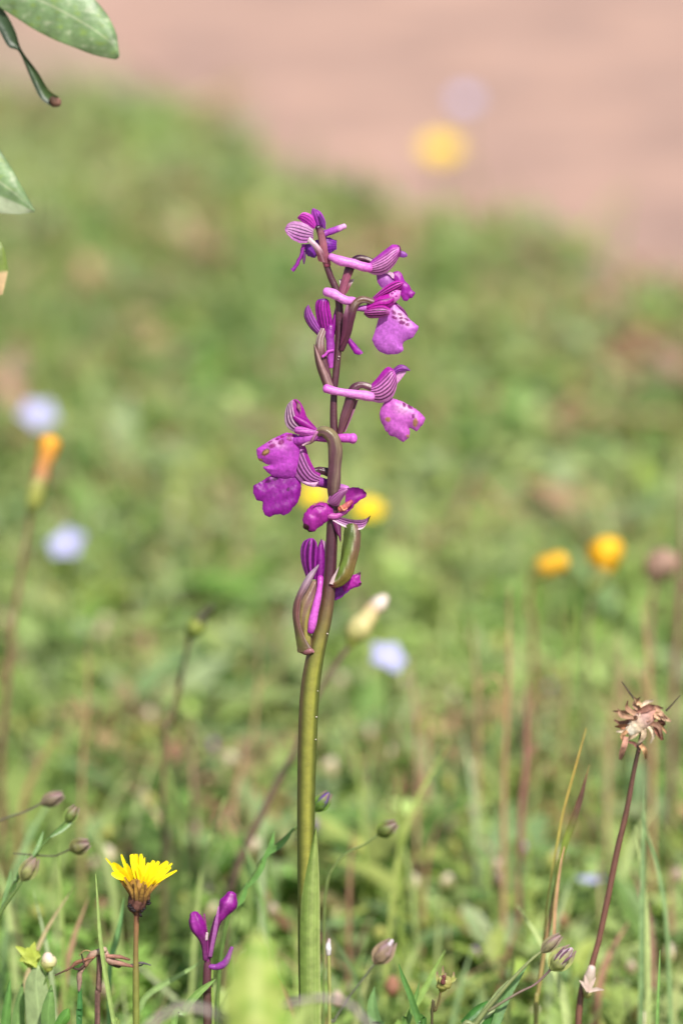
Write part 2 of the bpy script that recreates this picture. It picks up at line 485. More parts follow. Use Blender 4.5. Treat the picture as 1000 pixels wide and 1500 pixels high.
def grasses(n, y0, y1, half, lmin, lmax, w):
    c = spots(n, y0, y1, half)
    tone = nz(c[:, 0], c[:, 1], 15, 31)
    ci = np.clip((tone + .5) * 10 + rng.normal(0, 2.5, n), 0, 9).astype(int)
    C = GREENS[ci]; dry = rng.uniform(0, 1, n) < .12
    C = np.where(dry[:, None], DRYC[rng.integers(0, 6, n)], C)
    tip = mix(C, DRYC[rng.integers(0, 6, n)], rng.uniform(0, .5, n))
    return blade_batch(np.hstack([c, np.zeros((n, 1))]), rng.uniform(0, 6.28, n), rng.uniform(.1, 1.1, n), rng.uniform(lmin, lmax, n), w * rng.uniform(.5, 1.3, n), C, tip)
bits = grasses(7000, -.22, .45, .115, .02, .06, .0023) + grasses(6500, .4, 1.4, .125, .02, .065, .003)
bits = [(V, F, C * 1.06) for V, F, C in bits]
tag(mk('meadow_grass', bits, M_MEADOW), 'short thin grass blades standing among the meadow herbs', 'grass', kind='stuff')

def litter(n, y0, y1, half):
    c = spots(n, y0, y1, half)
    C = DRYC[rng.integers(0, 6, n)] * rng.uniform(.55, 1.05, (n, 1))
    return leaf_batch(np.hstack([c, rng.uniform(.001, .012, (n, 1))]), rng.uniform(0, 6.28, n), rng.uniform(-.3, .5, n), rng.uniform(.006, .022, n), rng.uniform(.001, .005, n), rng.uniform(-.2, .3, n), C)
tag(mk('dry_litter', litter(6500, -.2, 1.5, .125), M_DRY), 'dry tan straw and dead leaf bits among the herbs', 'litter', kind='stuff')

# ------------------------------------------------------------------ the orchid
MAG, MAGD, VIO = S(172, 44, 176), S(112, 14, 118), S(132, 50, 176)
PINK, LILAC, PALE = S(214, 128, 222), S(190, 100, 212), S(226, 196, 230)
WINE, BROWN, OLIVE, GREEN = S(84, 40, 58), S(104, 74, 62), S(128, 116, 52), S(120, 142, 48)

def veins(base, dark, n=7, w=.3, c0=.04, c1=.96, pale=None, ph=.5, fade=None):
    def f(u, v, x, y):
        s = np.abs(((u * n + .10 * np.sin(v * 4 + 1) + ph) % 1) - .5) * 2
        k = (1 - sm(w * .75, w * 1.6, s)) * sm(c0 - .02, c0 + .06, u) * (1 - sm(c1 - .06, c1 + .02, u))
        k = k * sm(1.02, .80, v)
        b = np.broadcast_to(base, u.shape + (3,))
        if pale is not None: b = mix(b, pale, .55 * sm(.1, .5, u) * (1 - sm(.6, .95, v)))
        return mix(b, dark * .8, k * .96)
    return f

def plain(c, edge=None, tip=None, mott=.10, seed=1):
    def f(u, v, x, y):
        b = np.broadcast_to(c, u.shape + (3,))
        if edge is not None: b = mix(b, edge, np.abs(2 * u - 1) ** 3)
        if tip is not None: b = mix(b, tip, sm(.45, 1, v))
        q = nz(x, y, .35, seed) * .6 + nz(x, y, .9, seed + 9) * .5
        return b * (1 + mott * q)[..., None]
    return f

def with_spots(f0, spots_, colr):
    def f(u, v, x, y):
        c = f0(u, v, x, y)
        for (sx, sy, rx, ry, an) in spots_:
            dx, dy = x - sx, y - sy
            ca, sa = math.cos(an), math.sin(an)
            q = ((dx * ca + dy * sa) / rx) ** 2 + ((-dx * sa + dy * ca) / ry) ** 2
            c = mix(c, colr, 1 - sm(.8, 1.6, q + .25 * nz(x, y, 1.4, 3)))
        return c
    return f

def lengthwise(*stops):
    ts = [s[0] for s in stops]; cs = np.array([s[1] for s in stops])
    return lambda a, t: np.stack([np.interp(t, ts, cs[:, i]) for i in range(3)], -1)

def twotone(l, r, hi=None, soft=.35):
    """tube colour: one side l, other side r (along the girth); hi = thin pale ridge"""
    def f(a, t):
        c = mix(l, r, sm(-soft, soft, np.cos(a * 2 * np.pi)))
        if hi is not None: c = mix(c, hi, .5 * np.exp(-((a - .27) / .03) ** 2) + .4 * np.exp(-((a - .12) / .025) ** 2))
        return c
    return f

stem_px = [(478, 388), (484, 405), (493, 427), (497, 450), (497, 478), (495, 508), (492, 544), (489, 574), (488, 606), (489, 650), (489, 700), (488, 740),
           (486, 768), (484, 815), (481, 862), (476, 900), (468, 935), (460, 972), (454, 1020), (451, 1090), (449, 1180), (449, 1290), (450, 1400), (452, 1500), (453, 1562)]
stem_r = [4.6, 4.8, 5.2, 5.4, 5.6, 5.6, 5.4, 5.2, 5.6, 6.2, 7, 7.4, 7.8, 8.4, 9.6, 10.6, 11.6, 12.6, 13.4, 13.4, 13.0, 13.2, 13.8, 14.2, 15]
O_BASE = P(453, 1562, 0)
O_BASE = np.array([O_BASE[0], LY(0, 0), 0.0])
orchid = thing('orchid', O_BASE, 'tall slender orchid with a loose spike of magenta flowers on a single stem', 'orchid')
Zs = P(np.array([q[0] for q in stem_px]), np.array([q[1] for q in stem_px]), 0)
def stem_col(a, t):
    s = t * len(stem_px)
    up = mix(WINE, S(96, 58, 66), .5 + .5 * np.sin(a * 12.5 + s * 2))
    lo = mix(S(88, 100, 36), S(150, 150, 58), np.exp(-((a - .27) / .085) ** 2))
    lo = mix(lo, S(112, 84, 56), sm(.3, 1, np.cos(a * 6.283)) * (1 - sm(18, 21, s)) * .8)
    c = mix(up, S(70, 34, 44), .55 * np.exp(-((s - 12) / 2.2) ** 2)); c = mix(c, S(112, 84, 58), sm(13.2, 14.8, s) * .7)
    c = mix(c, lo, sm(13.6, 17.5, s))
    c = mix(c, c * 1.45, .7 * np.exp(-((a - .31 + .01 * np.sin(s)) / .018) ** 2))  # thin brightened line along the stem: a highlight painted into its colour
    return c
Zs = np.vstack([Zs, [O_BASE - np.array([0, 0, .004])]])
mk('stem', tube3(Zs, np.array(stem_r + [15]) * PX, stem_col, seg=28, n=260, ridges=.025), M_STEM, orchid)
for hx, hy, hr in ((496, 522, .9), (495, 526, .6), (479, 928, .9), (463, 1050, 1.0), (462, 1083, .8), (465, 1012, .6), (451, 1177, .8), (486, 800, .6)):
    mk('water_speck', tube([(hx, hy), (hx + .8, hy + .4)], (hr, hr), S(240, 238, 228), d=7 if hy < 900 else 9, seg=7), M_FLESH, orchid)
# sheath leaf wrapping the lower stem
A = crop(350, 940, .373)
sheath = patch(A((302, 725), (276, 830), (256, 920), (244, 1010), (239, 1150), (240, 1300), (242, 1500), (242, 1680)),
               A((304, 728), (312, 850), (316, 960), (318, 1060), (318, 1200), (320, 1350), (322, 1500), (326, 1680)), d=11, d1=11, bulge=8,
               colf=lambda u, v, x, y: mix(mix(mix(S(118, 142, 66), S(146, 164, 90), sm(.12, .55, u)), S(176, 186, 120), .55 * np.exp(-((u - .97) / .035) ** 2) + .4 * np.exp(-((u - .04) / .03) ** 2) * (v < .5)),
                                    S(112, 142, 60), .35 * sm(.1, .8, np.sin(u * 31 + 1.2 * np.sin(u * 17)))), nu=60, nv=60)
mk('sheath_leaf', sheath, M_LEAF, orchid)

def flower(px, d=0):
    return empty('flower', P(px[0], px[1], -d * PX), orchid)

# --- flower, topmost, seen from behind
A = crop(410, 300, .12)
f = flower((477, 386))
mk('ovary', tube(A((575, 735), (552, 620), (525, 480), (490, 340), (462, 275)), [5.2, 6.2, 6.0, 4.8, 4.2], lengthwise((0, S(150, 70, 96)), (.5, S(168, 98, 112)), (.8, S(140, 84, 100)), (1, S(58, 14, 50))), d=[2, 4, 7, 9, 11], seg=30, n=48, ridges=.06, tw=1.5), M_STEM, f)
mk('bract', patch(A((470, 690), (440, 600), (395, 510), (330, 440)), A((600, 715), (560, 620), (480, 500), (365, 390)), d=8, d1=15, bulge=3,
   colf=lambda u, v, x, y: mix(mix(S(140, 78, 92), S(224, 196, 210), sm(.35, .8, v)), S(196, 140, 160), .6 * (np.abs(u - .5) < .12))), M_STEM, f)
mk('sepal', patch(A((405, 440), (280, 470), (180, 440), (100, 375), (62, 315)), A((410, 300), (300, 225), (190, 200), (105, 225), (60, 290)), d=8, d1=10, bulge=2.5, edge=3, twist=-4,
   colf=veins(S(190, 120, 200), S(90, 16, 96), 6, .34, .0, .85, pale=S(206, 160, 214)), ruf=.3, nu=44), M_PETAL, f)
mk('sepal', patch(A((420, 300), (320, 245), (255, 200), (212, 165)), A((440, 230), (395, 130), (290, 90), (215, 150)), d=2, d1=5, bulge=2.5, twist=3,
   colf=veins(S(206, 62, 206), S(120, 20, 130), 4, .25), nu=40), M_PETAL, f)
mk('sepal', patch(A((430, 260), (392, 160), (380, 90), (395, 45)), A((555, 290), (555, 200), (500, 90), (415, 42)), d=-2, d1=3, bulge=2.5, twist=-4,
   colf=veins(S(172, 70, 200), S(110, 30, 140), 4, .28), nu=40), M_PETAL, f)
mk('petal', patch(A((470, 120), (500, 200), (530, 290)), A((495, 110), (545, 200), (560, 300)), d=6, colf=plain(S(110, 40, 140))), M_PETAL, f)
mk('spur', tube(A((500, 370), (580, 340), (690, 300), (785, 262)), [5.6, 5.2, 4.8, 4.4], lengthwise((0, S(150, 60, 180)), (.7, S(176, 84, 200)), (.85, S(226, 170, 230)), (1, S(232, 180, 236))), d=[-4, -4, -3, -2]), M_FLESH, f)
mk('lip', [patch(A((550, 395), (610, 400), (660, 425), (692, 430)), A((560, 610), (610, 590), (650, 570), (690, 540)), d=-8, d1=-16, bulge=5, colf=veins(S(134, 46, 182), S(96, 20, 140), 5, .2), ruf=.5),
           patch(A((300, 480), (303, 560), (330, 615), (385, 642)), A((455, 470), (450, 560), (448, 620), (425, 650)), d=-4, d1=-10, bulge=4, colf=plain(S(128, 56, 182), S(110, 40, 160)), ruf=.4),
           patch(A((430, 430), (440, 520), (445, 620)), A((580, 400), (590, 500), (600, 600)), d=-10, d1=-14, bulge=3, colf=plain(S(120, 44, 170)))], M_PETAL, f)
mk('petal', patch(A((262, 480), (245, 590), (200, 690), (165, 750), (130, 785)), A((318, 480), (285, 610), (240, 710), (200, 780), (165, 822)), d=2, d1=8, bulge=2, colf=plain(S(150, 40, 170), S(110, 24, 130)), ruf=.4), M_PETAL, f)
mk('petal', patch(A((280, 560), (275, 650), (285, 725)), A((320, 560), (312, 660), (298, 728)), d=-2, d1=2, bulge=1, colf=plain(S(92, 30, 110))), M_PETAL, f)

# --- second flower, side view facing away from the stem, only the hood and lobe of the lip
A = crop(500, 350, .12); B = crop(430, 400, .12)
f = flower((499, 438))
mk('ovary', tube([(498, 440), (503, 420), (509, 400), (514, 388), (524, 379), (534, 379), (546, 384)], [4.6, 5.6, 6.8, 6.8, 5.2, 4.8, 4.6],
   lambda a, t: mix(mix(S(156, 84, 110), S(64, 28, 48), sm(.28, .42, t)), S(128, 96, 96), sm(.6, .8, t) * (.5 + .5 * np.sin(a * 25))), seg=30, n=48, ridges=.06, tw=1.5), M_STEM, f)
mk('bract', patch(B((545, 260), (562, 170), (556, 75)), B((645, 250), (700, 150), (740, 75)), d=-2, d1=-5, bulge=-4,
   colf=lambda u, v, x, y: mix(mix(S(170, 96, 120), S(206, 170, 180), sm(.3, .9, v)), S(236, 226, 226), sm(.35, .5, np.abs(u - .5)) * sm(.4, .8, v))), M_STEM, f)
mk('spur', tube(A((-130, 218), (0, 270), (130, 300), (250, 335), (345, 352)), [5.2, 7.6, 6.6, 6.8, 7.4], lengthwise((0, S(216, 136, 224)), (.2, S(224, 140, 228)), (.6, S(228, 148, 232)), (1, S(218, 110, 216))), d=[12, 14, 13, 12, 10]), M_FLESH, f)
mk('sepal', patch(A((345, 280), (430, 210), (540, 125), (620, 70), (700, 75)), A((325, 412), (430, 442), (540, 418), (640, 325), (712, 205)), d=6, d1=9, bulge=13,
   colf=lambda u, v, x, y: mix(veins(S(210, 120, 214), S(112, 20, 108), 8, .30, .2, .95, pale=S(228, 176, 230))(u, v, x, y), S(172, 52, 186), (1 - sm(.10, .26, u)) * .95), nu=60, nv=44, ruf=.2), M_PETAL, f)
mk('sepal', patch(A((350, 285), (450, 195), (570, 105), (660, 66)), A((370, 340), (490, 280), (620, 190), (715, 110)), d=-6, d1=-4, bulge=-8, colf=plain(S(150, 36, 160))), M_PETAL, f)
mk('petal', patch(A((625, 190), (650, 120), (690, 74)), A((715, 225), (728, 150), (712, 85)), d=14, d1=10, bulge=2, colf=plain(S(118, 14, 118), S(90, 8, 92))), M_PETAL, f)
mk('petal', patch(A((700, 140), (765, 155), (806, 190)), A((700, 220), (755, 228), (798, 218)), d=-2, bulge=2, colf=plain(S(150, 78, 190))), M_PETAL, f)
mk('lip', [patch(A((425, 440), (440, 530), (490, 600)), A((580, 415), (625, 480), (650, 560)), d=-2, d1=2, bulge=4, colf=plain(S(166, 92, 190), S(140, 60, 160))),
           shape(A((600, 440), (635, 400), (690, 385), (745, 430), (760, 500), (835, 570), (850, 620), (912, 655), (880, 690), (860, 730), (830, 720), (800, 765), (740, 745), (715, 660), (690, 580), (630, 500)), d=0, bulge=6, k=5, colf=plain(S(164, 40, 178), S(142, 46, 180), mott=.2, seed=4), seed=20, wav=1.4),
           patch(A((540, 415), (585, 440), (620, 480)), A((600, 400), (640, 430), (640, 480)), d=4, colf=plain(PALE))], M_PETAL, f)

# --- third flower: spotted apron lip
A = crop(500, 410, .14)
f = flower((500, 505))
mk('ovary', tube([(500, 512), (508, 488), (513, 466), (517, 450), (525, 441), (534, 439), (545, 442)], [4.5, 6.2, 6.8, 6.0, 5.8, 5.2, 4.8],
   lambda a, t: mix(mix(S(92, 40, 66), S(112, 84, 66), sm(.35, .6, t)), S(160, 136, 138), sm(.55, .9, t) * sm(.0, .6, np.sin(a * 40)))  , d=[4, 10, 16, 18, 16, 14, 10], seg=30, n=48, ridges=.06, tw=1.5), M_STEM, f)
mk('bract', patch(B((560, 900), (590, 700), (605, 520), (645, 385)), B((615, 830), (700, 668), (714, 520), (690, 400)), d=12, d1=22, bulge=4,
   colf=lambda u, v, x, y: mix(mix(S(106, 44, 74), S(88, 30, 60), u), S(196, 140, 168), sm(.55, 1, v) * (1 - sm(.2, .7, u)))), M_STEM, f)
mk('spur', tube(B((395, 228), (470, 250), (560, 292), (650, 335), (730, 345)), [6.6, 7.0, 6.8, 6.6, 6.2], lengthwise((0, S(216, 138, 226)), (.4, S(230, 156, 236)), (1, S(222, 140, 226))), d=[14, 15, 16, 15, 10]), M_FLESH, f)
mk('column', tube(A((150, 300), (220, 300), (300, 285)), [3.6, 4.6, 5], S(190, 110, 204), d=8), M_FLESH, f)
mk('sepal', patch(A((265, 245), (370, 142), (480, 52), (570, 8), (640, 18)), A((275, 300), (400, 200), (540, 140), (615, 95), (648, 40)), d=2, d1=6, bulge=8,
   colf=veins(S(196, 56, 190), S(96, 12, 90), 4, .42, .1, .9), nu=50), M_PETAL, f)
mk('sepal', patch(A((262, 255), (390, 170), (510, 140), (590, 95)), A((258, 330), (370, 320), (480, 310), (570, 235)), d=8, d1=8, bulge=10,
   colf=veins(S(186, 34, 180), S(130, 10, 130), 3, .22, .1, .9), nu=44), M_PETAL, f)
mk('sepal', patch(A((240, 325), (320, 280), (430, 265), (515, 302)), A((232, 360), (290, 400), (400, 396), (498, 368)), d=14, d1=18, bulge=9,
   colf=lambda u, v, x, y: mix(veins(S(186, 96, 184), S(82, 10, 70), 5, .42, .05, 1)(u, v, x, y), S(180, 40, 170), 1 - sm(.05, .3, u)), nu=50), M_PETAL, f)
mk('petal', patch(A((500, 140), (560, 108), (622, 112)), A((500, 260), (560, 235), (612, 190)), d=12, d1=8, bulge=4, colf=with_spots(plain(S(214, 130, 216), mott=.2), [(574, 430, 2, 1.4, .3), (580, 434, 1.6, 1.4, 0), (578, 427, 1.8, 1, .5)], S(160, 40, 160))), M_PETAL, f)
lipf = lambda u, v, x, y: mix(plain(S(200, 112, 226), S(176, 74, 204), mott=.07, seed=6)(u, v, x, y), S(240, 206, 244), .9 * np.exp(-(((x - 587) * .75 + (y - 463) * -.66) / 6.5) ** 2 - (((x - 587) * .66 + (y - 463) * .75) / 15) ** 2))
lip_spots = [(*A(p)[0], rx * .14, ry * .14, an) for p, rx, ry, an in (((545, 340), 26, 18, .9), ((612, 362), 26, 13, .3), ((622, 398), 18, 14, 0), ((555, 395), 32, 13, .5), ((682, 415), 34, 9, .45), ((632, 445), 32, 20, .1), ((692, 470), 22, 17, .5))]
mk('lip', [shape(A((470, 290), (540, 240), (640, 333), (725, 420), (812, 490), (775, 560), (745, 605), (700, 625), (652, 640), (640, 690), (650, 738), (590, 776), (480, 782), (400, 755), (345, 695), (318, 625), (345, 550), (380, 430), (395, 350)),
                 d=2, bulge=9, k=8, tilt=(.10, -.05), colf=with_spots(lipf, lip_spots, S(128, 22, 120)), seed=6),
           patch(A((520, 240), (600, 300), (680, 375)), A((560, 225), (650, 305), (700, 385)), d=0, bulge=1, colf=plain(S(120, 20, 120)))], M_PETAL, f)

# --- fourth flower, against the stem, hood seen from behind
A = B
f = flower((487, 566))
mk('ovary', tube(A((470, 1400), (430, 1300), (385, 1130), (335, 950), (325, 810), (365, 690)), [4, 4.5, 5.4, 6.4, 6.2, 4.5], lambda a, t: mix(mix(S(100, 60, 70), S(150, 112, 110), sm(.4, .8, t)), S(200, 186, 180), .6 * (np.sin(a * 50) > .2) * sm(.6, .75, t)), d=[2, 4, 6, 6, 7, 6], seg=30, n=48, ridges=.06, tw=1.5), M_STEM, f)
mk('bract', patch(A((365, 1390), (285, 1170), (252, 1000), (246, 860)), A((485, 1380), (395, 1150), (325, 1000), (258, 870)), d=9, d1=10, bulge=7,
   colf=lambda u, v, x, y: mix(mix(S(96, 60, 62), S(150, 116, 112), sm(.15, .6, u)), S(196, 160, 160), .5 * np.exp(-((u - .62) / .08) ** 2))), M_STEM, f)
mk('sepal', patch(A((330, 720), (285, 580), (262, 420), (282, 335), (340, 312)), A((470, 710), (470, 570), (445, 430), (432, 345), (400, 310)), d=5, d1=9, bulge=9,
   colf=lambda u, v, x, y: mix(veins(S(172, 40, 178), S(104, 16, 112), 5, .28)(u, v, x, y), S(126, 52, 156), sm(.72, .8, v))), M_PETAL, f)
mk('sepal', patch(A((300, 770), (190, 660), (128, 540), (138, 440), (180, 382)), A((345, 690), (295, 600), (242, 510), (204, 430), (184, 386)), d=4, d1=7, bulge=6,
   colf=lambda u, v, x, y: mix(veins(S(166, 90, 190), S(92, 24, 104), 4, .3, .0, .9)(u, v, x, y), S(84, 34, 78), 1 - sm(.02, .16, u))), M_PETAL, f)
mk('sepal', patch(A((425, 700), (460, 610), (490, 490), (522, 370)), A((520, 700), (525, 560), (535, 440), (535, 370)), d=-1, d1=-6, bulge=3, colf=plain(S(150, 30, 160), S(110, 20, 120))), M_PETAL, f)
mk('spur', tube(A((450, 660), (440, 780), (445, 900), (450, 1040), (455, 1145)), [6.5, 6.6, 6.2, 4.8, 3.6], lengthwise((0, S(140, 30, 150)), (.4, S(158, 60, 178)), (1, S(196, 90, 206))), d=[6, 9, 10, 9, 8]), M_FLESH, f)
mk('petal', tube(A((352, 1020), (385, 1000), (420, 960), (482, 942)), [1.9, 2.2, 2.2, 2], S(202, 90, 208), d=16, seg=8), M_FLESH, f)
mk('lip', [patch(A((560, 690), (645, 740), (720, 825), (795, 910), (852, 975)), A((560, 760), (622, 800), (690, 905), (745, 985), (800, 1000)), d=-8, d1=-4, bulge=3, colf=plain(S(158, 34, 176), S(120, 30, 150)), ruf=.2),
           patch(A((450, 640), (540, 680), (600, 730)), A((460, 740), (540, 760), (600, 790)), d=-10, d1=-9, colf=plain(S(130, 24, 140)))], M_PETAL, f)

# --- fifth flower: long spur across the stem, notched lip
A = crop(460, 525, .18)
f = flower((494, 634))
mk('ovary', tube(A((200, 640), (215, 590), (240, 490), (285, 360), (325, 250), (385, 215), (475, 240)), [3, 4.4, 6.6, 7.8, 6.6, 5.0, 5.0],
   lambda a, t: mix(mix(S(116, 72, 82), S(86, 44, 62), sm(.3, .6, t)), S(140, 106, 108), .6 * sm(.65, .95, t)), d=[0, 3, 5, 6, 6, 6, 6], seg=30, n=48, ridges=.06, tw=1.5), M_STEM, f)
mk('bract', patch(A((190, 610), (205, 500), (250, 360)), A((255, 600), (315, 460), (360, 335)), d=1, d1=1, bulge=-3, colf=lambda u, v, x, y: mix(np.broadcast_to(S(92, 36, 66), u.shape + (3,)), S(186, 128, 160), sm(.8, .95, u))), M_STEM, f)
mk('spur', tube(A((98, 245), (160, 262), (300, 286), (400, 302), (465, 312)), [6.6, 6.2, 6.2, 7.0, 7.6], lengthwise((0, S(214, 116, 220)), (.3, S(226, 150, 232)), (1, S(228, 146, 232))), d=[13, 13, 14, 14, 12]), M_FLESH, f)
mk('sepal', patch(A((468, 205), (510, 160), (565, 92), (605, 68), (645, 88)), A((452, 345), (550, 362), (635, 318), (672, 225), (668, 140)), d=8, d1=11, bulge=12,
   colf=lambda u, v, x, y: mix(veins(S(206, 110, 210), S(96, 8, 92), 8, .36, .2, .97, pale=S(226, 170, 226))(u, v, x, y), S(172, 40, 176), (1 - sm(.12, .28, u))), nu=60, nv=44), M_PETAL, f)
mk('sepal', patch(A((470, 215), (530, 145), (600, 72)), A((500, 280), (580, 200), (650, 120)), d=-6, bulge=-6, colf=plain(S(150, 30, 156))), M_PETAL, f)
mk('petal', patch(A((630, 95), (690, 52), (740, 58), (782, 96)), A((640, 145), (690, 112), (740, 104), (778, 102)), d=2, d1=4, bulge=3, colf=lambda u, v, x, y: mix(veins(S(160, 80, 190), S(100, 34, 120), 3, .3)(u, v, x, y), S(120, 40, 140), 1 - sm(0, .3, u))), M_PETAL, f)
mk('petal', patch(A((650, 110), (700, 105), (752, 105)), A((640, 240), (690, 190), (742, 122)), d=0, d1=2, bulge=-2, colf=plain(S(224, 176, 230), S(190, 110, 200))), M_PETAL, f)
l5 = plain(S(206, 108, 218), S(188, 84, 206), mott=.09, seed=8)
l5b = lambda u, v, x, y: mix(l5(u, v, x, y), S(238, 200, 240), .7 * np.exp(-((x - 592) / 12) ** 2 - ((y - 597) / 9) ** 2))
l5c = with_spots(with_spots(l5b, [(*A((x, y))[0], rx * .18, ry * .18, an) for x, y, rx, ry, an in ((730, 380, 12, 19, -.3), (778, 395, 22, 13, .8), (806, 470, 12, 17, 0))], S(130, 20, 124)),
                 [(*A((x, y))[0], rx * .18, ry * .18, an) for x, y, rx, ry, an in ((600, 496, 20, 19, .3), (822, 522, 18, 34, .1), (762, 632, 12, 14, 0))], S(176, 138, 104))
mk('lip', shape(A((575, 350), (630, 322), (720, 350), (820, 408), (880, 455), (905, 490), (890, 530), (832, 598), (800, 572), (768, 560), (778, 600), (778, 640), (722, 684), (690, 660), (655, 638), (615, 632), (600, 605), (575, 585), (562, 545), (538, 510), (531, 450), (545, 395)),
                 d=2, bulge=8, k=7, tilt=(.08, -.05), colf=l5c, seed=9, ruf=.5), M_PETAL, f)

# --- sixth flower: arching ovary in front of the stem, chewed lip
A = crop(360, 575, .17)
f = flower((489, 730), 8)
def ov6(a, t):
    c = mix(S(112, 84, 82), S(138, 124, 84), sm(.35, .8, t))
    st = np.sin((a + t * .22) * 6.283 * 3)
    return mix(mix(c, S(98, 54, 72), sm(.1, .7, st) * .8), S(176, 160, 130), .35 * sm(.8, 1, -st))
mk('ovary', tube(A((755, 930), (757, 860), (765, 720), (770, 580), (765, 470), (735, 385), (670, 335), (600, 350)), [6, 8.4, 10.2, 10.4, 10, 9, 7.4, 6],
   ov6, d=[4, 10, 14, 16, 17, 17, 16, 12], seg=24, n=70, ridges=.06, tw=1.5), M_STEM, f)
mk('spur', tube(A((600, 390), (700, 395), (800, 393), (880, 394), (925, 396)), [5, 6, 6.4, 7.2, 7.6], lengthwise((0, S(170, 70, 180)), (.5, S(204, 92, 208)), (1, S(214, 110, 220))), d=[8, 8, 9, 11, 12]), M_FLESH, f)
mk('sepal', patch(A((585, 375), (430, 345), (350, 290), (333, 200), (355, 110), (400, 63)), A((605, 300), (530, 215), (505, 150), (475, 92), (442, 60), (415, 58)), d=6, d1=8, bulge=8,
   colf=lambda u, v, x, y: mix(veins(S(220, 192, 224), S(92, 20, 96), 7, .42, .0, .62)(u, v, x, y), S(164, 32, 164), sm(.45, .62, u)), nu=60, nv=44), M_PETAL, f)
mk('sepal', patch(A((440, 130), (440, 90), (415, 62)), A((475, 170), (470, 110), (440, 70)), d=18, d1=12, colf=plain(S(116, 74, 84))), M_PETAL, f)
mk('petal', patch(A((405, 215), (430, 255), (500, 300), (590, 350)), A((430, 195), (520, 232), (575, 275), (612, 310)), d=15, d1=17, bulge=4, colf=plain(S(168, 28, 170), S(120, 12, 124))), M_PETAL, f)
mk('sepal', patch(A((612, 305), (520, 295), (435, 295), (415, 320)), A((610, 395), (530, 385), (450, 362), (420, 348)), d=16, d1=16, bulge=6, colf=veins(S(204, 108, 210), S(160, 60, 176), 3, .2), nu=30), M_PETAL, f)
mk('column', tube(A((610, 355), (560, 390), (500, 410), (430, 415)), [6, 7.5, 8, 7], lengthwise((0, S(186, 100, 196)), (1, S(170, 62, 184))), d=[12, 12, 10, 6]), M_FLESH, f)
mk('petal', tube(A((612, 340), (585, 385), (565, 425), (525, 438), (490, 455)), [2, 2.4, 2.6, 1.8, 1.4], lengthwise((0, S(200, 130, 190)), (.5, S(120, 90, 80)), (1, S(224, 190, 214))), d=20, seg=8), M_FLESH, f)
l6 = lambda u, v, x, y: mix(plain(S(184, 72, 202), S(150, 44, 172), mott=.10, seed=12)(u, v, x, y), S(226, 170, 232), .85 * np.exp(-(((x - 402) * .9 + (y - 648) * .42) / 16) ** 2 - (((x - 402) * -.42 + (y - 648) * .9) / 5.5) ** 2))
l6 = with_spots(l6, [(*A((x, y))[0], rx * .17, ry * .17, an) for x, y, rx, ry, an in ((228, 460, 30, 17, -.3), (305, 428, 26, 20, -.5), (272, 402, 20, 8, -.4), (312, 382, 18, 8, -.2), (372, 400, 26, 15, .4), (385, 372, 38, 12, .1), (210, 425, 18, 7, -.4))], S(136, 16, 120))
l6 = with_spots(l6, [(*A((172, 515))[0], 38 * .17, 24 * .17, -.6)], S(112, 72, 40))
l6 = with_spots(l6, [(*A((174, 512))[0], 24 * .17, 13 * .17, -.6), (*A((125, 580))[0], 24 * .17, 9 * .17, .3)], S(166, 140, 84))
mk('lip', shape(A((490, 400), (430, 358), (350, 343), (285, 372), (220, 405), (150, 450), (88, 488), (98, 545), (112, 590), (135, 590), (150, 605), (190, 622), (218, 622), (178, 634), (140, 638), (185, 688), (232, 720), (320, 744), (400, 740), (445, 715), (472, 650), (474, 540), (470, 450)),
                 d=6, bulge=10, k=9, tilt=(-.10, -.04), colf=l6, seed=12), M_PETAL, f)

# --- seventh flower, below it, mostly shaded; that shade also darkens its painted lip colour
f = flower((486, 742))
mk('ovary', tube(A((760, 780), (720, 700), (640, 672), (590, 680)), [5, 6, 5.6, 5], S(82, 44, 62), d=[-4, -5, -4, -2], seg=30, n=48, ridges=.06, tw=1.5), M_STEM, f)
mk('spur', tube(A((560, 745), (620, 768), (720, 795), (800, 815), (870, 832)), [6, 7, 7, 6, 5], lengthwise((0, S(176, 84, 190)), (.5, S(136, 56, 160)), (1, S(206, 130, 214))), d=[-2, -7, -12, -12, -9]), M_FLESH, f)
mk('sepal', patch(A((625, 815), (545, 806), (480, 775), (425, 710), (440, 650)), A((645, 700), (590, 650), (545, 560), (515, 470), (478, 440)), d=0, d1=5, bulge=7,
   colf=lambda u, v, x, y: mix(veins(S(190, 120, 198), S(88, 20, 90), 6, .42, .06, .9)(u, v, x, y), S(166, 44, 170), sm(.72, .9, u)), nu=56, nv=44), M_PETAL, f)
mk('sepal', patch(A((470, 770), (520, 800), (590, 818)), A((510, 765), (560, 775), (625, 770)), d=8, bulge=3, colf=plain(S(222, 184, 226))), M_PETAL, f)
l7 = with_spots(plain(S(140, 26, 156), S(150, 46, 164), mott=.2, seed=15), [(*A((x, y))[0], rx * .17, ry * .17, an) for x, y, rx, ry, an in ((190, 765, 26, 14, -.3), (255, 745, 28, 12, -.2), (365, 835, 14, 16, 0))], S(88, 6, 92))
mk('lip', shape(A((250, 700), (190, 730), (130, 766), (66, 800), (64, 870), (92, 932), (146, 936), (143, 1000), (165, 1058), (205, 1077), (250, 1052), (295, 1048), (330, 1060), (372, 1042), (412, 990), (447, 945), (470, 890), (478, 830), (478, 770), (440, 690), (340, 680)),
                 d=2, bulge=5, k=6, tilt=(-.08, .06), colf=l7, seed=15, wav=1.0, ruf=.5), M_PETAL, f)

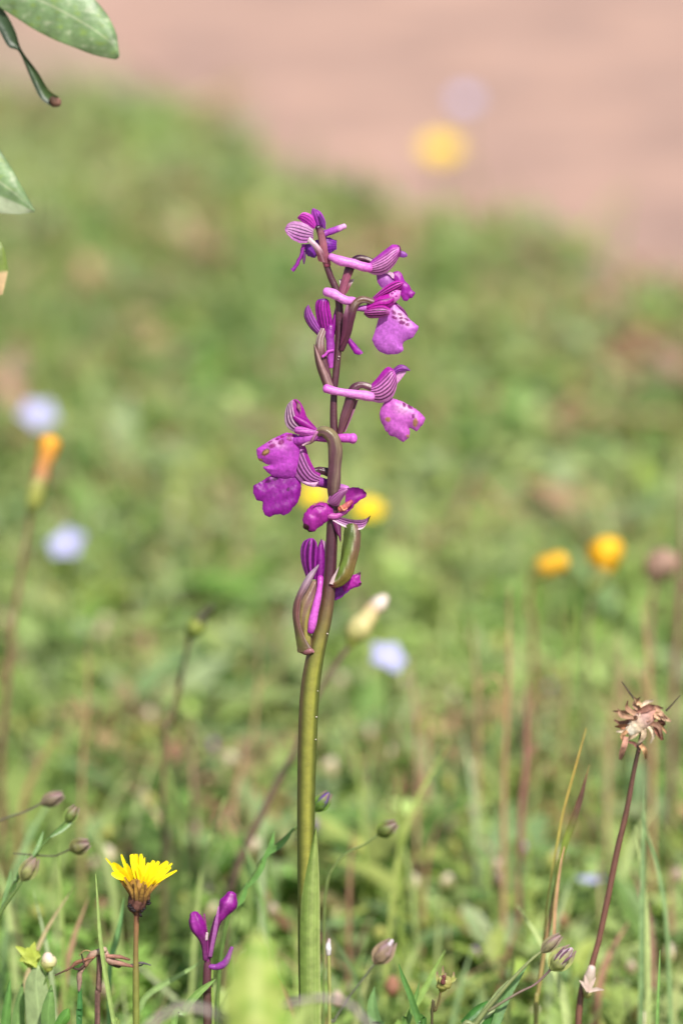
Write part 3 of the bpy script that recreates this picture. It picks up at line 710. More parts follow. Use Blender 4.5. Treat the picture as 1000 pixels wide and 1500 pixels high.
# --- eighth flower, withering on a fat ripening ovary
A = crop(430, 690, .13)
f = flower((484, 857), 6)
def ov8(a, t):
    g = mix(S(112, 136, 46), S(86, 104, 42), sm(.4, .95, t))
    b = mix(S(128, 112, 52), S(120, 88, 72), sm(.3, .8, t))
    b = mix(S(130, 60, 72), b, sm(.03, .2, t))
    th = np.interp(t, [.1, .5, .85], [-.75, -.1, .3]); k = sm(-.22, .18, np.cos(a * 6.283) - th)
    c = mix(b, g, 1 - k)
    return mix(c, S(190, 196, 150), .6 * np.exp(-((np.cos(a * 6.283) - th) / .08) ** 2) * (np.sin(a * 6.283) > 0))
mk('ovary', tube(A((410, 1285), (500, 1250), (580, 1150), (625, 1010), (645, 870), (655, 740), (655, 640)), [4.5, 8, 11, 12.2, 12.6, 12, 10], ov8, d=[5, 9, 12, 12, 11, 10, 9], seg=30, n=60, ridges=.06, tw=1.5), M_STEM, f)
mk('bract', patch(A((400, 1270), (430, 1200), (470, 1140)), A((450, 1280), (480, 1200), (520, 1060)), d=14, d1=14, colf=plain(S(210, 186, 186), S(170, 120, 140))), M_STEM, f)
mk('sepal', patch(A((375, 350), (420, 258), (500, 208), (600, 190)), A((440, 395), (505, 392), (545, 320), (615, 215)), d=14, d1=16, bulge=7, colf=veins(S(196, 126, 196), S(88, 16, 84), 6, .45, .0, 1), nu=56), M_PETAL, f)
mk('sepal', patch(A((585, 195), (700, 182), (780, 208), (822, 255)), A((575, 500), (640, 440), (725, 345), (815, 290)), d=10, d1=14, bulge=-5, colf=lambda u, v, x, y: mix(plain(S(156, 36, 160), S(110, 20, 124), mott=.2)(u, v, x, y), S(206, 120, 206), .7 * np.exp(-((u - .45) / .1) ** 2 - ((v - .55) / .2) ** 2)), ruf=.5), M_PETAL, f)
mk('column', [tube(A((520, 430), (580, 400), (650, 345)), [4, 4.6, 3.4], lengthwise((0, S(206, 120, 110)), (.5, S(216, 130, 120)), (1, S(180, 80, 110))), d=15),
              tube(A((530, 395), (560, 440), (600, 420)), [1.4, 1.6, 1.2], S(226, 160, 120), d=20, seg=8),
              tube(A((400, 505), (480, 510), (560, 470), (600, 440)), [5, 4.5, 3.5, 2], S(190, 92, 180), d=12)], M_FLESH, f)
l8 = with_spots(veins(S(172, 48, 172), S(140, 26, 140), 7, .2), [(*A((x, y))[0], rx * .13, ry * .13, an) for x, y, rx, ry, an in ((125, 640, 50, 45, .4), (175, 685, 40, 16, .2))], S(64, 30, 40))
mk('lip', [shape(A((450, 430), (385, 366), (285, 342), (185, 400), (112, 490), (96, 560), (115, 600), (98, 640), (130, 655), (180, 694), (240, 680), (275, 640), (365, 575), (450, 520)), d=12, bulge=12, k=7, tilt=(-.12, 0), colf=l8, seed=18, wav=1.2, ruf=.8),
           tube(A((230, 385), (290, 350), (350, 352)), [.9, 1.1, .9], S(200, 150, 110), d=24, seg=8)], M_PETAL, f)
mk('sepal', patch(A((430, 480), (560, 525), (680, 548), (800, 542), (868, 496)), A((440, 560), (555, 622), (680, 658), (772, 652), (838, 575)), d=14, d1=20, bulge=-4,
   colf=lambda u, v, x, y: mix(mix(veins(S(196, 140, 200), S(112, 40, 120), 4, .4)(u, v, x, y), S(240, 222, 238), sm(.72, .9, u)), S(50, 20, 34), sm(.87, .95, v)), nu=40), M_PETAL, f)
mk('petal', patch(A((430, 560), (475, 690), (505, 740), (522, 795)), A((535, 590), (535, 690), (535, 740), (534, 795)), d=12, d1=16, bulge=3, colf=plain(S(112, 40, 100), S(84, 24, 74))), M_PETAL, f)

# --- lowest flower with a long bract
A = crop(420, 780, .13333)
f = flower((446, 955), 4)
mk('ovary', tube(A((230, 1270), (215, 1150), (195, 1000), (205, 860), (245, 720), (305, 560)), [6, 7.5, 9, 10, 9.5, 6], lambda a, t: mix(mix(S(160, 152, 76), S(150, 120, 100), sm(.4, .9, t)), S(120, 72, 90), .6 * sm(.2, .8, np.sin((a + t * .2) * 20))), d=[6, 9, 11, 11, 10, 8], seg=30, n=48, ridges=.06, tw=1.5), M_STEM, f)
mk('sepal', patch(A((215, 500), (162, 340), (150, 200), (178, 105), (240, 62)), A((325, 520), (330, 360), (335, 200), (328, 110), (290, 62)), d=6, d1=9, bulge=12, colf=veins(S(164, 56, 180), S(84, 8, 92), 3, .5, .1, 1.0, ph=.2), nu=44), M_PETAL, f)
mk('sepal', patch(A((320, 540), (318, 380), (325, 200), (375, 72)), A((398, 530), (418, 360), (414, 200), (385, 70)), d=8, d1=2, bulge=7, colf=plain(S(146, 40, 160), S(110, 24, 124), mott=.15)), M_PETAL, f)
mk('sepal', patch(A((385, 80), (395, 200), (400, 400)), A((425, 100), (425, 220), (425, 420)), d=-4, colf=plain(S(206, 170, 210))), M_PETAL, f)
mk('spur', tube(A((368, 500), (362, 580), (340, 720), (305, 890), (278, 1020), (262, 1085)), [5, 4.4, 5, 5.8, 6.4, 5], lengthwise((0, S(190, 60, 190)), (.4, S(216, 110, 222)), (.85, S(220, 112, 226)), (1, S(170, 44, 180))), d=[12, 18, 20, 20, 19, 17]), M_FLESH, f)
def br9(u, v, x, y):
    c = mix(mix(S(128, 84, 80), S(112, 96, 66), 1 - sm(.1, .5, v)), S(200, 170, 190), sm(.55, .9, v))
    c = mix(c, S(122, 132, 60), .8 * np.exp(-((v - .14) / .09) ** 2) * (1 - sm(.25, .7, u)))
    c = mix(c, S(206, 180, 180), .6 * np.exp(-((u - .86) / .05) ** 2))
    return mix(c, S(90, 56, 60), .4 * (np.sin(u * 40) > .5))
mk('bract', [patch(A((122, 1320), (92, 1130), (62, 880), (100, 700), (215, 480), (350, 345)), A((295, 1300), (215, 1170), (152, 1000), (160, 760), (240, 600), (352, 375)), d=13, d1=22, bulge=9, colf=br9, nu=40, nv=50),
             tube(A((140, 1285), (200, 1305), (262, 1300), (292, 1312)), [4.5, 5.5, 4.5, 2], lengthwise((0, S(104, 70, 62)), (.7, S(150, 96, 104)), (1, S(176, 120, 130))), d=[7, 12, 15, 15])], M_STEM, f)
mk('lip', [shape(A((600, 570), (660, 510), (700, 465), (750, 462), (815, 428), (805, 480), (800, 530), (826, 560), (800, 592), (745, 605), (690, 632), (620, 650)), d=-6, bulge=6, k=5, seed=23, wav=1.8, colf=with_spots(plain(S(178, 48, 178), S(200, 90, 204), mott=.25), [(*A((800, 450))[0], 4, 2, -.3), (*A((812, 565))[0], 3, 2, 0)], S(70, 20, 50))),
           patch(A((440, 560), (530, 590), (660, 560)), A((450, 640), (535, 745), (690, 640)), d=-10, d1=-7, bulge=3, colf=plain(S(120, 40, 150), mott=.2), ruf=.6)], M_PETAL, f)

# ------------------------------------------------------------------ other plants
def foot(x, y, Y, dx=0.0, dy=0.0):
    p = P(x, y, Y)
    return np.array([p[0] + dx, LY(Y, 0) + dy, 0.0])

def stalk(px, radii, colf, Y=0.0, root=None, seg=9, to_ground=True, dx=0.0):
    """3-D points of a stalk through pixels, last point carried down into the soil"""
    W = np.array([P(x, y, Y) for x, y in px])
    if to_ground:
        e = W[-1]; W = np.vstack([W, [e[0] + dx, LY(Y, 0), -.003]])
        radii = list(radii) + [radii[-1]]
    return tube3(W, np.array(radii) * PX * (XH + Y) / XH, colf, seg=seg, n=6 * len(W)), np.array([W[-1][0], LY(Y, 0), 0.0])

def blob3(p0, p1, r, colf, prof=(.35, .8, 1, .85, .4), seg=12):
    t = np.linspace(0, 1, len(prof))[:, None]
    return tube3(np.asarray(p0) * (1 - t) + np.asarray(p1) * t, np.array(prof) * r, colf, seg=seg, n=14)

BR_ST = lengthwise((0, S(140, 96, 78)), (.6, S(122, 74, 60)), (1, S(110, 110, 60)))
GR_ST = lengthwise((0, S(110, 134, 70)), (1, S(96, 128, 58)))

# --- yellow flower head with torn-looking rays, in focus
A = crop(140, 1230, .13)
sb, base = stalk(A((470, 820), (462, 920)) + [(199, 1400), (200, 1500)], [4.6, 4.2, 4.2, 5.0], lengthwise((0, S(124, 66, 54)), (.35, S(150, 112, 74)), (.8, S(134, 150, 66)), (1, S(120, 150, 60))))
t = thing('yellow_flower', base, 'yellow ragged-rayed flower head on a brown stalk, in profile', 'flower')
mk('stalk', sb, M_STEM, t)
inv = mk('involucre', tube(A((468, 850), (470, 770), (478, 680), (490, 590), (500, 520)), [4.8, 12, 14.5, 15, 17], lambda a, tt: mix(mix(S(110, 72, 62), S(166, 124, 60), sm(.45, .9, tt)), S(66, 40, 36), .7 * sm(.3, .9, np.sin(a * 6.283 * 7))), d=0, seg=42), M_DRY, t)
for i, (bx, by, ex, ey, dd) in enumerate(((400, 600, 265, 435, 8), (430, 620, 330, 420, 16), (470, 640, 440, 440, 18), (520, 640, 545, 470, 19), (570, 630, 640, 500, 15), (600, 590, 745, 455, 6), (450, 560, 410, 400, -12), (560, 560, 620, 420, -14))):
    mk('bract', ribbon3([P(*A((bx, by + 90))[0], -.6 * dd * PX), P(*A((bx, by))[0], -dd * PX), P(*A((ex, ey))[0], -1.3 * dd * PX)], np.array([4, 8, 7, 2.5]) * PX, lambda u, v: mix(mix(S(120, 84, 62), S(176, 136, 52), v), S(70, 40, 40), sm(.55, 1, np.abs(2 * u - 1)) * .8), fold=.3), M_DRY, inv)
for bx, by, ex, ey in ((430, 770, 365, 745), (440, 790, 392, 780), (580, 720, 625, 712), (585, 700, 615, 680), (540, 780, 560, 770), (510, 800, 540, 800), (500, 830, 520, 865), (400, 740, 380, 720), (450, 800, 420, 800)):
    a0, b0 = A((bx, by), (ex, ey))
    mk('bract_tip', tube([a0, ((a0[0] + b0[0]) / 2, (a0[1] + b0[1]) / 2 + .8), b0], [1.6, 2.0, 1.2], S(40, 30, 32), d=[13, 15, 14], seg=7), M_DRY, inv)
YEL, YEL2 = S(246, 222, 22), S(232, 190, 20)
rays = [(330, 470, 115, 205, 30, 2), (350, 440, 190, 262, 118, 12), (330, 420, 182, 378, 80, 16), (330, 400, 225, 420, 60, 20), (390, 440, 292, 165, 44, -8), (400, 450, 345, 270, 100, 10),
        (520, 545, 405, 165, 100, 6), (520, 540, 460, 160, 95, -4), (535, 540, 512, 160, 75, 2), (555, 500, 556, 200, 24, -6), (540, 560, 470, 300, 70, 14), (545, 545, 660, 235, 85, 4), (560, 540, 718, 246, 80, -4),
        (570, 540, 640, 300, 80, 14), (600, 520, 815, 245, 95, 4), (620, 500, 866, 266, 44, -6), (610, 530, 852, 312, 56, 10), (640, 530, 918, 345, 42, 12), (560, 560, 700, 380, 70, 20), (530, 560, 560, 380, 70, 20),
        (390, 560, 290, 405, 34, 16), (450, 520, 420, 300, 80, -16), (580, 500, 600, 260, 70, -18)]
for k, (bx, by, ex, ey, w, dd) in enumerate(rays):
    p0, p1 = A((bx, by), (ex, ey))
    p0 = (p0[0] * .75 + 203 * .25, p0[1] * .75 + 1300 * .25 + 2)
    m = ((p0[0] + p1[0]) / 2 + random.uniform(-1, 1), (p0[1] + p1[1]) / 2 - 1)
    W = [P(*p0, -.35 * dd * PX), P(*m, -.8 * dd * PX), P(*p1, -dd * PX)]
    mk('ray_floret', ribbon3(W, np.array([.3, .7, 1, 1, .92, .45]) * w * .115 * PX, lambda u, v: mix(mix(YEL, YEL2, .6 * sm(.3, 0, v)), S(206, 160, 20), .5 * (np.abs(u - .5) < .1) * (v < .8)), nrm=(random.uniform(-.5, .5), -1, .5), fold=.3), M_YELLOW, t)

# --- withered brown head beside it
A = crop(0, 1300, .25)
sb, base = stalk(A((582, 385), (585, 450), (578, 600), (572, 800)), [4.5, 4.6, 4.4, 4.2], lambda a, tt: mix(S(92, 64, 58), S(136, 104, 92), .5 + .5 * np.sin(a * 19 + tt * 9)))
t = thing('withered_flower', base, 'withered brown flower head with drooping shrivelled rays on a dark stalk', 'dead flower')
mk('stalk', sb, M_DRY, t)
TAN, DK = S(186, 158, 136), S(92, 68, 58)
for pts, w, c0, c1 in ((((585, 370), (545, 400), (505, 455)), (5, 9, 6), TAN, S(150, 104, 84)), (((550, 410), (450, 440), (420, 470), (325, 515)), (3, 4, 3, 1.5), S(160, 110, 84), DK), (((500, 450), (470, 480), (430, 475)), (3, 3.5, 2), DK, S(60, 40, 40)),
                       (((505, 460), (475, 500), (470, 560), (465, 605)), (4, 6, 6, 3), S(176, 140, 120), S(150, 126, 110)), (((490, 440), (478, 390)), (3, 1.4), DK, S(50, 36, 36)), (((560, 385), (500, 370), (465, 400)), (1.5, 1.6, 1), S(170, 140, 96), S(140, 120, 80)),
                       (((618, 355), (640, 420), (700, 440), (780, 462)), (4, 9, 7, 3), S(206, 168, 150), S(140, 92, 76)), (((630, 400), (700, 405), (760, 422)), (5, 5, 2.5), S(170, 120, 104), S(120, 80, 66)), (((640, 440), (690, 462), (712, 458)), (4, 4, 2), DK, DK),
                       (((780, 455), (830, 440), (885, 455)), (2.5, 3, 1.4), S(110, 100, 100), S(90, 84, 84)), (((770, 450), (820, 458), (850, 440)), (2, 2, 1), S(80, 70, 72), S(130, 124, 124)), (((575, 380), (600, 360), (620, 365)), (7, 8, 6), TAN, TAN), (((520, 420), (470, 440), (390, 490)), (2.5, 3, 1.5), S(196, 150, 120), DK)):
    mk('shrivelled_ray', tube(A(*pts), [x * .62 for x in (w if len(w) == len(pts) else w[:len(pts)])], lengthwise((0, c0), (1, c1)), d=random.uniform(-6, 6), seg=7, ridges=.25), M_DRY, t)

# --- young orchid in bud
A = crop(200, 1250, .36)
sb, base = stalk(A((292, 410), (287, 470), (287, 560), (290, 694)), [4, 6, 6.5, 6.5], lengthwise((0, S(110, 50, 80)), (.4, S(96, 54, 60)), (1, S(90, 70, 52))))
t = thing('budding_orchid', base, 'short young orchid with two closed purple buds on a dark stalk', 'orchid')
mk('stem', sb, M_STEM, t)
for pts, r, d in ((((282, 430), (275, 370), (262, 325), (246, 280), (235, 250)), (4.2, 5.2, 8.6, 11.6, 7), 4), (((296, 420), (312, 330), (330, 275), (352, 245), (374, 205), (386, 170)), (4.5, 5, 6, 8.4, 12.6, 7.5), 0)):
    b = mk('bud', tube(A(*pts), r, lambda a, tt: mix(mix(S(122, 50, 118), S(150, 30, 158), sm(.35, .6, tt)), S(196, 96, 204), .55 * np.exp(-((a - .30) / .05) ** 2) * sm(.5, .7, tt)), d=d, seg=30, n=36, ridges=.05), M_PETAL, t)  # pale streak facing the camera is a painted highlight
mk('bract', ribbon(A((290, 440), (285, 340), (276, 245)), (4, 5, 2), S(150, 60, 140), Y0=-.001), M_PETAL, t)
mk('bract', ribbon(A((300, 420), (322, 300), (335, 215)), (5, 6, 2), lambda u, v: mix(S(160, 96, 164), S(190, 120, 200), v), Y0=-.002), M_PETAL, t)
mk('bract', tube(A((284, 350), (287, 325)), (2.6, 2), S(230, 214, 226), d=8, seg=8), M_PETAL, t)
mk('spur', tube(A((296, 460), (330, 462), (365, 440), (388, 385)), (3.6, 5, 5.2, 3), S(150, 66, 168), d=2, seg=12), M_FLESH, t)

# --- slender flax plants with buds
def flax_bud(pts, r, Y, root, c0, c1):
    W = [P(x, y, Y) for x, y in pts]
    b = mk('bud', blob3(W[0], W[-1], r * PX, lambda a, tt: mix(mix(c0, c1, sm(.2, .9, tt)), c0 * .55, .6 * sm(.5, .95, np.sin(a * 6.283 * 4))), prof=(.4, .9, 1, .9, .62, .28), seg=16), M_LEAF, root)
    d = np.asarray(W[-1]) - W[0]
    for q in (-1, 1, .2):
        s0 = np.array(W[0]); side = np.array([-d[2], 0, d[0]]); side = side / np.linalg.norm(side)
        off = side * q * r * .75 * PX + np.array([0, -(1 - abs(q)) * r * PX * 1.05, 0])
        mk('sepal', ribbon3([s0 + off * .3, s0 + d * .45 + off * 1.25, s0 + d * 1.08 + off * .75], np.array([.5, 1, .8, .12]) * r * 1.2 * PX, lambda u, v: mix(c0 * 1.15, S(150, 126, 120), sm(.5, 1, v)), nrm=(q * .5, -1, .2), fold=-.3), M_LEAF, b)
    return b

A = crop(0, 1120, .36)
Yf = .018
fl = [(-20, 1372), (0, 1340), (24, 1302), (36, 1285)]
sb, base = stalk([(34, 1288), (24, 1303), (0, 1338), (-16, 1380), (-20, 1500)], [2.2, 2.6, 4, 4, 4], GR_ST, Yf)
t = thing('flax_plant', base, 'green flax plant with four nodding brown buds, leaning in from the edge', 'flax')
mk('stem', [sb, tube([(8, 1326), (24, 1290), (45, 1262), (62, 1240), (82, 1218), (98, 1202)], [3, 2.8, 2.6, 2.4, 2.0, 1.6], GR_ST, Y0=Yf + .004), tube([(20, 1250), (74, 1254), (90, 1250), (104, 1244)], [1.2, 1.3, 1.4, 1.5], S(92, 92, 62), Y0=Yf + .006),
            tube([(-30, 1216), (10, 1198), (40, 1188), (62, 1176)], [1.6, 1.6, 1.5, 1.6], S(110, 104, 84), Y0=Yf + .02), tube([(-30, 1216), (-36, 1330), (-20, 1480)], [1.6, 2, 3], S(100, 110, 74), Y0=Yf + .02)], M_STEM, t)
flax_bud([(62, 1177), (76, 1168), (92, 1164)], 8.5, Yf + .02, t, S(128, 116, 92), S(150, 116, 118))
flax_bud([(98, 1203), (106, 1192), (112, 1182)], 7.5, Yf + .004, t, S(112, 132, 66), S(128, 116, 84))
flax_bud([(104, 1244), (117, 1240), (130, 1235)], 9.5, Yf + .006, t, S(118, 118, 70), S(110, 84, 80))
flax_bud([(34, 1288), (43, 1272), (52, 1258)], 9.5, Yf, t, S(138, 142, 86), S(150, 130, 110))
for a, b in (((46, 1258), (64, 1218)), ((22, 1290), (40, 1252)), ((2, 1330), (16, 1275)), ((24, 1292), (8, 1322)), ((74, 1226), (110, 1200)), ((0, 1345), (10, 1300))):
    mk('leaf', ribbon([a, ((a[0] + b[0]) / 2 + 2, (a[1] + b[1]) / 2), b], (2.5, 7, 6, 1), S(106, 140, 78), Y0=Yf + .002, lean=.003), M_LEAF, t)

A = crop(680, 1340, .32)
sb, base = stalk(A((355, 165), (295, 215), (200, 315), (120, 410), (50, 500), (-20, 620)), [1.8, 2.2, 3, 3.4, 4, 4], lambda a, tt: mix(S(150, 160, 104), S(128, 142, 84), tt))
t = thing('flax_plant', base, 'leaning flax plant with two mauve-tipped buds beside the orange straw', 'flax')
mk('stem', [sb, tube(A((395, 248), (370, 275), (320, 320), (250, 355), (165, 405), (110, 440)), [2, 1.7, 1.7, 1.8, 2, 2.4], lengthwise((0, S(80, 66, 62)), (.4, S(150, 120, 116)), (1, S(120, 124, 84))), d=3)], M_STEM, t)
flax_bud(A((355, 168), (400, 120), (436, 96)), 7.2, 0, t, S(140, 132, 98), S(150, 118, 120))
b = flax_bud(A((398, 245), (440, 200), (488, 158)), 12.0, -.0005, t, S(158, 164, 98), S(196, 168, 184))
for a0, b0 in (((425, 215), (478, 155)), ((445, 225), (492, 188)), ((412, 205), (455, 150))):
    mk('sepal', tube(A(a0, ((a0[0] + b0[0]) / 2 - 4, (a0[1] + b0[1]) / 2), b0), (1, 1.7, .9), S(120, 84, 104), d=14, seg=7), M_LEAF, b)
for pts, w, c in ((((60, 500), (140, 390), (200, 300)), (9, 17, 15, 2), S(150, 164, 112)), (((130, 520), (190, 370), (290, 220)), (12, 16, 12, 2), S(104, 140, 84)), (((-10, 500), (60, 430), (105, 395)), (12, 14, 8, 2), S(64, 112, 50)), (((60, 560), (140, 470), (200, 330)), (22, 26, 16, 2), S(70, 118, 56)), (((30, 500), (70, 470), (115, 405)), (5, 8, 6, 1), S(120, 142, 90))):
    mk('leaf', ribbon(A(*pts), w, lambda u, v, c=c: mix(np.broadcast_to(c, u.shape + (3,)), c * 1.3, (np.abs(u - .5) < .12) * .6), Y0=.002, lean=.004, nrm=(.3, -1, .3), fold=.35), M_LEAF, t)

# --- flax stalk crossing behind the orchid stem
sb, base = stalk([(464, 1186), (448, 1202), (432, 1213), (405, 1238), (387, 1256), (370, 1286), (352, 1312), (330, 1360), (318, 1500)], [1.6, 1.6, 1.8, 2.2, 2.6, 3, 3.2, 3.4, 3.4], GR_ST, .02)
t = thing('flax_plant', base, 'flax stalk with one violet-tipped bud, crossing behind the orchid stem', 'flax')
mk('stem', sb, M_STEM, t)
flax_bud([(463, 1187), (470, 1176), (481, 1162)], 8.5, .012, t, S(96, 128, 50), S(110, 70, 150))
for a, b in (((384, 1262), (402, 1218)), ((362, 1300), (392, 1250)), ((392, 1252), (430, 1212)), ((345, 1330), (362, 1292))):
    mk('leaf', ribbon([a, ((a[0] + b[0]) / 2 + 3, (a[1] + b[1]) / 2 + 2), b], (3, 9, 7, 1), S(104, 148, 74), Y0=.019), M_LEAF, t)

for (label, pts, bud, r, Y, c0, c1, cs) in (
    ('single dark green bud on a thin stalk bent beside the orchid stem', [(555, 1222), (535, 1236), (510, 1248), (490, 1268), (478, 1300), (474, 1400)], [(554, 1222), (566, 1213), (579, 1206)], 9.5, .03, S(104, 120, 54), S(112, 86, 76), S(122, 140, 76)),
    ('mauve bud with a white tip on a long slanting grey stalk', [(548, 1412), (530, 1436), (515, 1455), (500, 1478), (490, 1496), (482, 1530)], [(550, 1410), (561, 1394), (574, 1380)], 11, .02, S(150, 128, 104), S(176, 146, 150), S(112, 116, 92))):
    sb, base = stalk(pts, [1.6, 1.6, 1.8, 2, 2.2, 2.2], cs, Y)
    t = thing('flax_bud', base, label, 'flax')
    mk('stalk', sb, M_STEM, t)
    flax_bud(bud, r, Y, t, c0, c1)
    if 'white' in label:
        mk('tip', tube([(570, 1384), (574, 1378)], (3.5, 2.6), S(220, 206, 214), Y0=Y - .001), M_PALE, t)

# --- small open seed capsule on a thin stalk
A = crop(460, 1340, .24)
sb, base = stalk(A((773, 455), (760, 520), (740, 590), (718, 667)), [1.8, 1.7, 1.8, 2], lengthwise((0, S(120, 110, 60)), (1, S(70, 62, 44))))
t = thing('seed_capsule', base, 'little pale green star-toothed seed capsule on a thin dark stalk', 'seed head')
mk('stalk', sb, M_STEM, t)
cup = mk('cup', tube(A((774, 462), (785, 435), (795, 405)), (4, 10, 11.5), lambda a, tt: mix(S(150, 148, 74), S(176, 170, 100), tt), d=0, seg=16), M_LEAF, t)
for x, y, d, w in ((750, 345, 4, 7), (785, 310, -8, 8), (852, 348, 2, 7), (800, 352, 10, 7), (865, 395, 6, 6), (770, 370, 12, 6)):
    mk('tooth', ribbon3([P(*A((785, 430))[0], -.6 * d * PX), P(*A(((785 + x) / 2 + (x - 785) * .35, 395))[0], -d * PX), P(*A((x, y))[0], -d * .9 * PX)], np.array([1, 1, .7, .1]) * w * PX, lambda u, v: mix(S(170, 172, 98), S(150, 108, 104), sm(.55, 1, v)), fold=.3), M_LEAF, t)
mk('seed', tube(A((785, 415), (790, 375)), (4, 3), S(110, 64, 60), d=11, seg=8), M_DRY, t)
mk('leaf', ribbon(A((715, 620), (722, 570), (737, 525)), (2, 6, 5, 1), S(108, 136, 74), Y0=.001), M_LEAF, t)

# --- straw with dark spikelet tip, and orange dry leaf
sb, base = stalk([(820, 1259), (814, 1300), (806, 1342), (797, 1392), (788, 1450), (784, 1500)], [3.5, 3.4, 3.6, 3.4, 3.4, 3.4], lengthwise((0, S(130, 150, 60)), (.2, S(150, 150, 76)), (.4, S(180, 146, 100)), (1, S(150, 160, 76))), .022)
t = thing('flowering_grass', base, 'upright grass stem with a pointed dark spikelet above a straw coloured sheath', 'grass')
mk('stem', sb, M_STEM, t)
mk('spikelet', ribbon([(820, 1262), (828, 1232), (838, 1204), (849, 1170), (857, 1142), (863, 1120)], (7, 10, 11, 8, 4, 1), lambda u, v: mix(mix(S(122, 138, 56), S(104, 74, 62), sm(.2, .55, v)), S(150, 134, 80), sm(.75, 1, v)), Y0=.022, fold=.6), M_LEAF, t)
mk('dry_leaf', ribbon([(792, 1420), (798, 1345), (806, 1290), (814, 1245), (822, 1200), (832, 1160), (846, 1110), (858, 1066)], (3.2, 3.2, 3.4, 3.6, 3.4, 3, 2.6, 1), lambda u, v: mix(S(166, 160, 84), S(190, 160, 80), sm(.2, .9, v)), Y0=.026, fold=.4), M_LEAF, t)
mk('dry_leaf', ribbon([(810, 1395), (813, 1330), (820, 1270), (826, 1240)], (4, 5, 3.5, 1.5), S(190, 150, 112), Y0=.018), M_LEAF, t)

# --- dried flower head on a long red stalk
A = crop(880, 1000, .12)
sb, base = stalk(A((505, 570), (480, 690), (440, 880), (400, 1083)) + [(918, 1185), (905, 1240), (893, 1299), (878, 1370), (866, 1415), (846, 1500)], [3.4, 3.4, 3, 3.2, 4, 4.4, 4.6, 4.8, 4.8, 5], lengthwise((0, S(52, 46, 34)), (.22, S(74, 54, 40)), (.35, S(112, 76, 62)), (.8, S(132, 88, 74)), (1, S(126, 86, 66))), .014)
t = thing('dried_flower', base, 'tattered dry cream and rust flower head on a long reddish stalk', 'dead flower')
mk('stalk', sb, M_STEM, t)
mk('receptacle', tube(A((350, 590), (420, 530), (520, 450), (640, 380)), (8, 13, 13, 8), lengthwise((0, S(240, 232, 214)), (.35, S(226, 202, 172)), (.7, S(186, 150, 140)), (1, S(190, 140, 124))), Y0=.014, ridges=.05, seg=18), M_DRY, t)
for pts, w, c in ((((480, 340), (330, 345), (220, 345), (140, 345)), (7, 9, 7, 2), S(186, 146, 120)), (((500, 330), (450, 250), (395, 175)), (6, 8, 2), S(226, 186, 150)), (((440, 360), (560, 300), (650, 290)), (8, 12, 6), S(160, 112, 98)), (((640, 380), (740, 420), (845, 470)), (10, 11, 3), S(222, 180, 146)),
                  (((660, 350), (700, 310), (680, 280)), (7, 6, 3), S(206, 150, 120)), (((660, 480), (700, 590), (745, 700)), (9, 12, 4), S(150, 96, 80)), (((690, 470), (760, 560), (800, 620)), (5, 5, 2), S(206, 160, 120)), (((360, 540), (250, 530), (165, 530)), (12, 11, 3), S(176, 122, 92)),
                  (((310, 580), (250, 640), (260, 700)), (7, 8, 4), S(220, 170, 130)), (((300, 660), (280, 760), (250, 850), (230, 940)), (7, 9, 9, 4), S(186, 136, 118)), (((330, 720), (400, 740), (460, 800)), (4, 5, 6), S(140, 96, 86)), (((480, 760), (530, 820), (545, 930)), (6, 8, 4), S(214, 166, 124)),
                  (((450, 760), (455, 800), (480, 850)), (6, 6, 3), S(160, 104, 90)), (((700, 440), (760, 490), (720, 530)), (6, 7, 4), S(90, 56, 46)), (((640, 320), (720, 370), (760, 400)), (7, 8, 4), S(212, 170, 140))) + tuple(((((480 + random.uniform(-90, 90), 430 + random.uniform(-70, 70)), (480 + 230 * math.cos(q), 450 + 190 * math.sin(q)), (480 + 330 * math.cos(q + .3), 470 + 290 * math.sin(q + .3)))), (6, 8, 2), S(*random.choice(((214, 186, 156), (176, 136, 110), (150, 112, 92), (226, 204, 176))))) for q in np.linspace(.4, 5.9, 12)):
    W = [P(*q, .014 + random.uniform(-.0025, .0015)) for q in A(*pts)]
    mk('dry_floret', ribbon3(W, np.array(w) * PX, lambda u, v, c=c: mix(np.broadcast_to(c, u.shape + (3,)), c * .55, sm(.6, 1, v)), nrm=(random.uniform(-.6, .6), -1, random.uniform(-.3, .6)), fold=.5), M_DRY, t)
for pts in (((400, 200), (330, 100), (250, -10)), ((790, 340), (860, 270), (960, 160))):
    mk('awn', tube(A(*pts), (1.6, 1.4, .7), S(86, 74, 60), Y0=.014, seg=6), M_DRY, t)
mk('calyx', tube([(866, 1418), (861, 1440), (860, 1458)], (6, 9, 6), lengthwise((0, S(206, 186, 176)), (1, S(150, 150, 84))), Y0=.012, seg=12), M_LEAF, t)
for x, y in ((848, 1436), (856, 1428), (884, 1450), (872, 1432)):
    mk('calyx_tooth', ribbon([(861, 1452), ((861 + x) / 2, (1448 + y) / 2), (x, y)], (5, 6, 1), S(206, 182, 170), Y0=.008), M_LEAF, t)

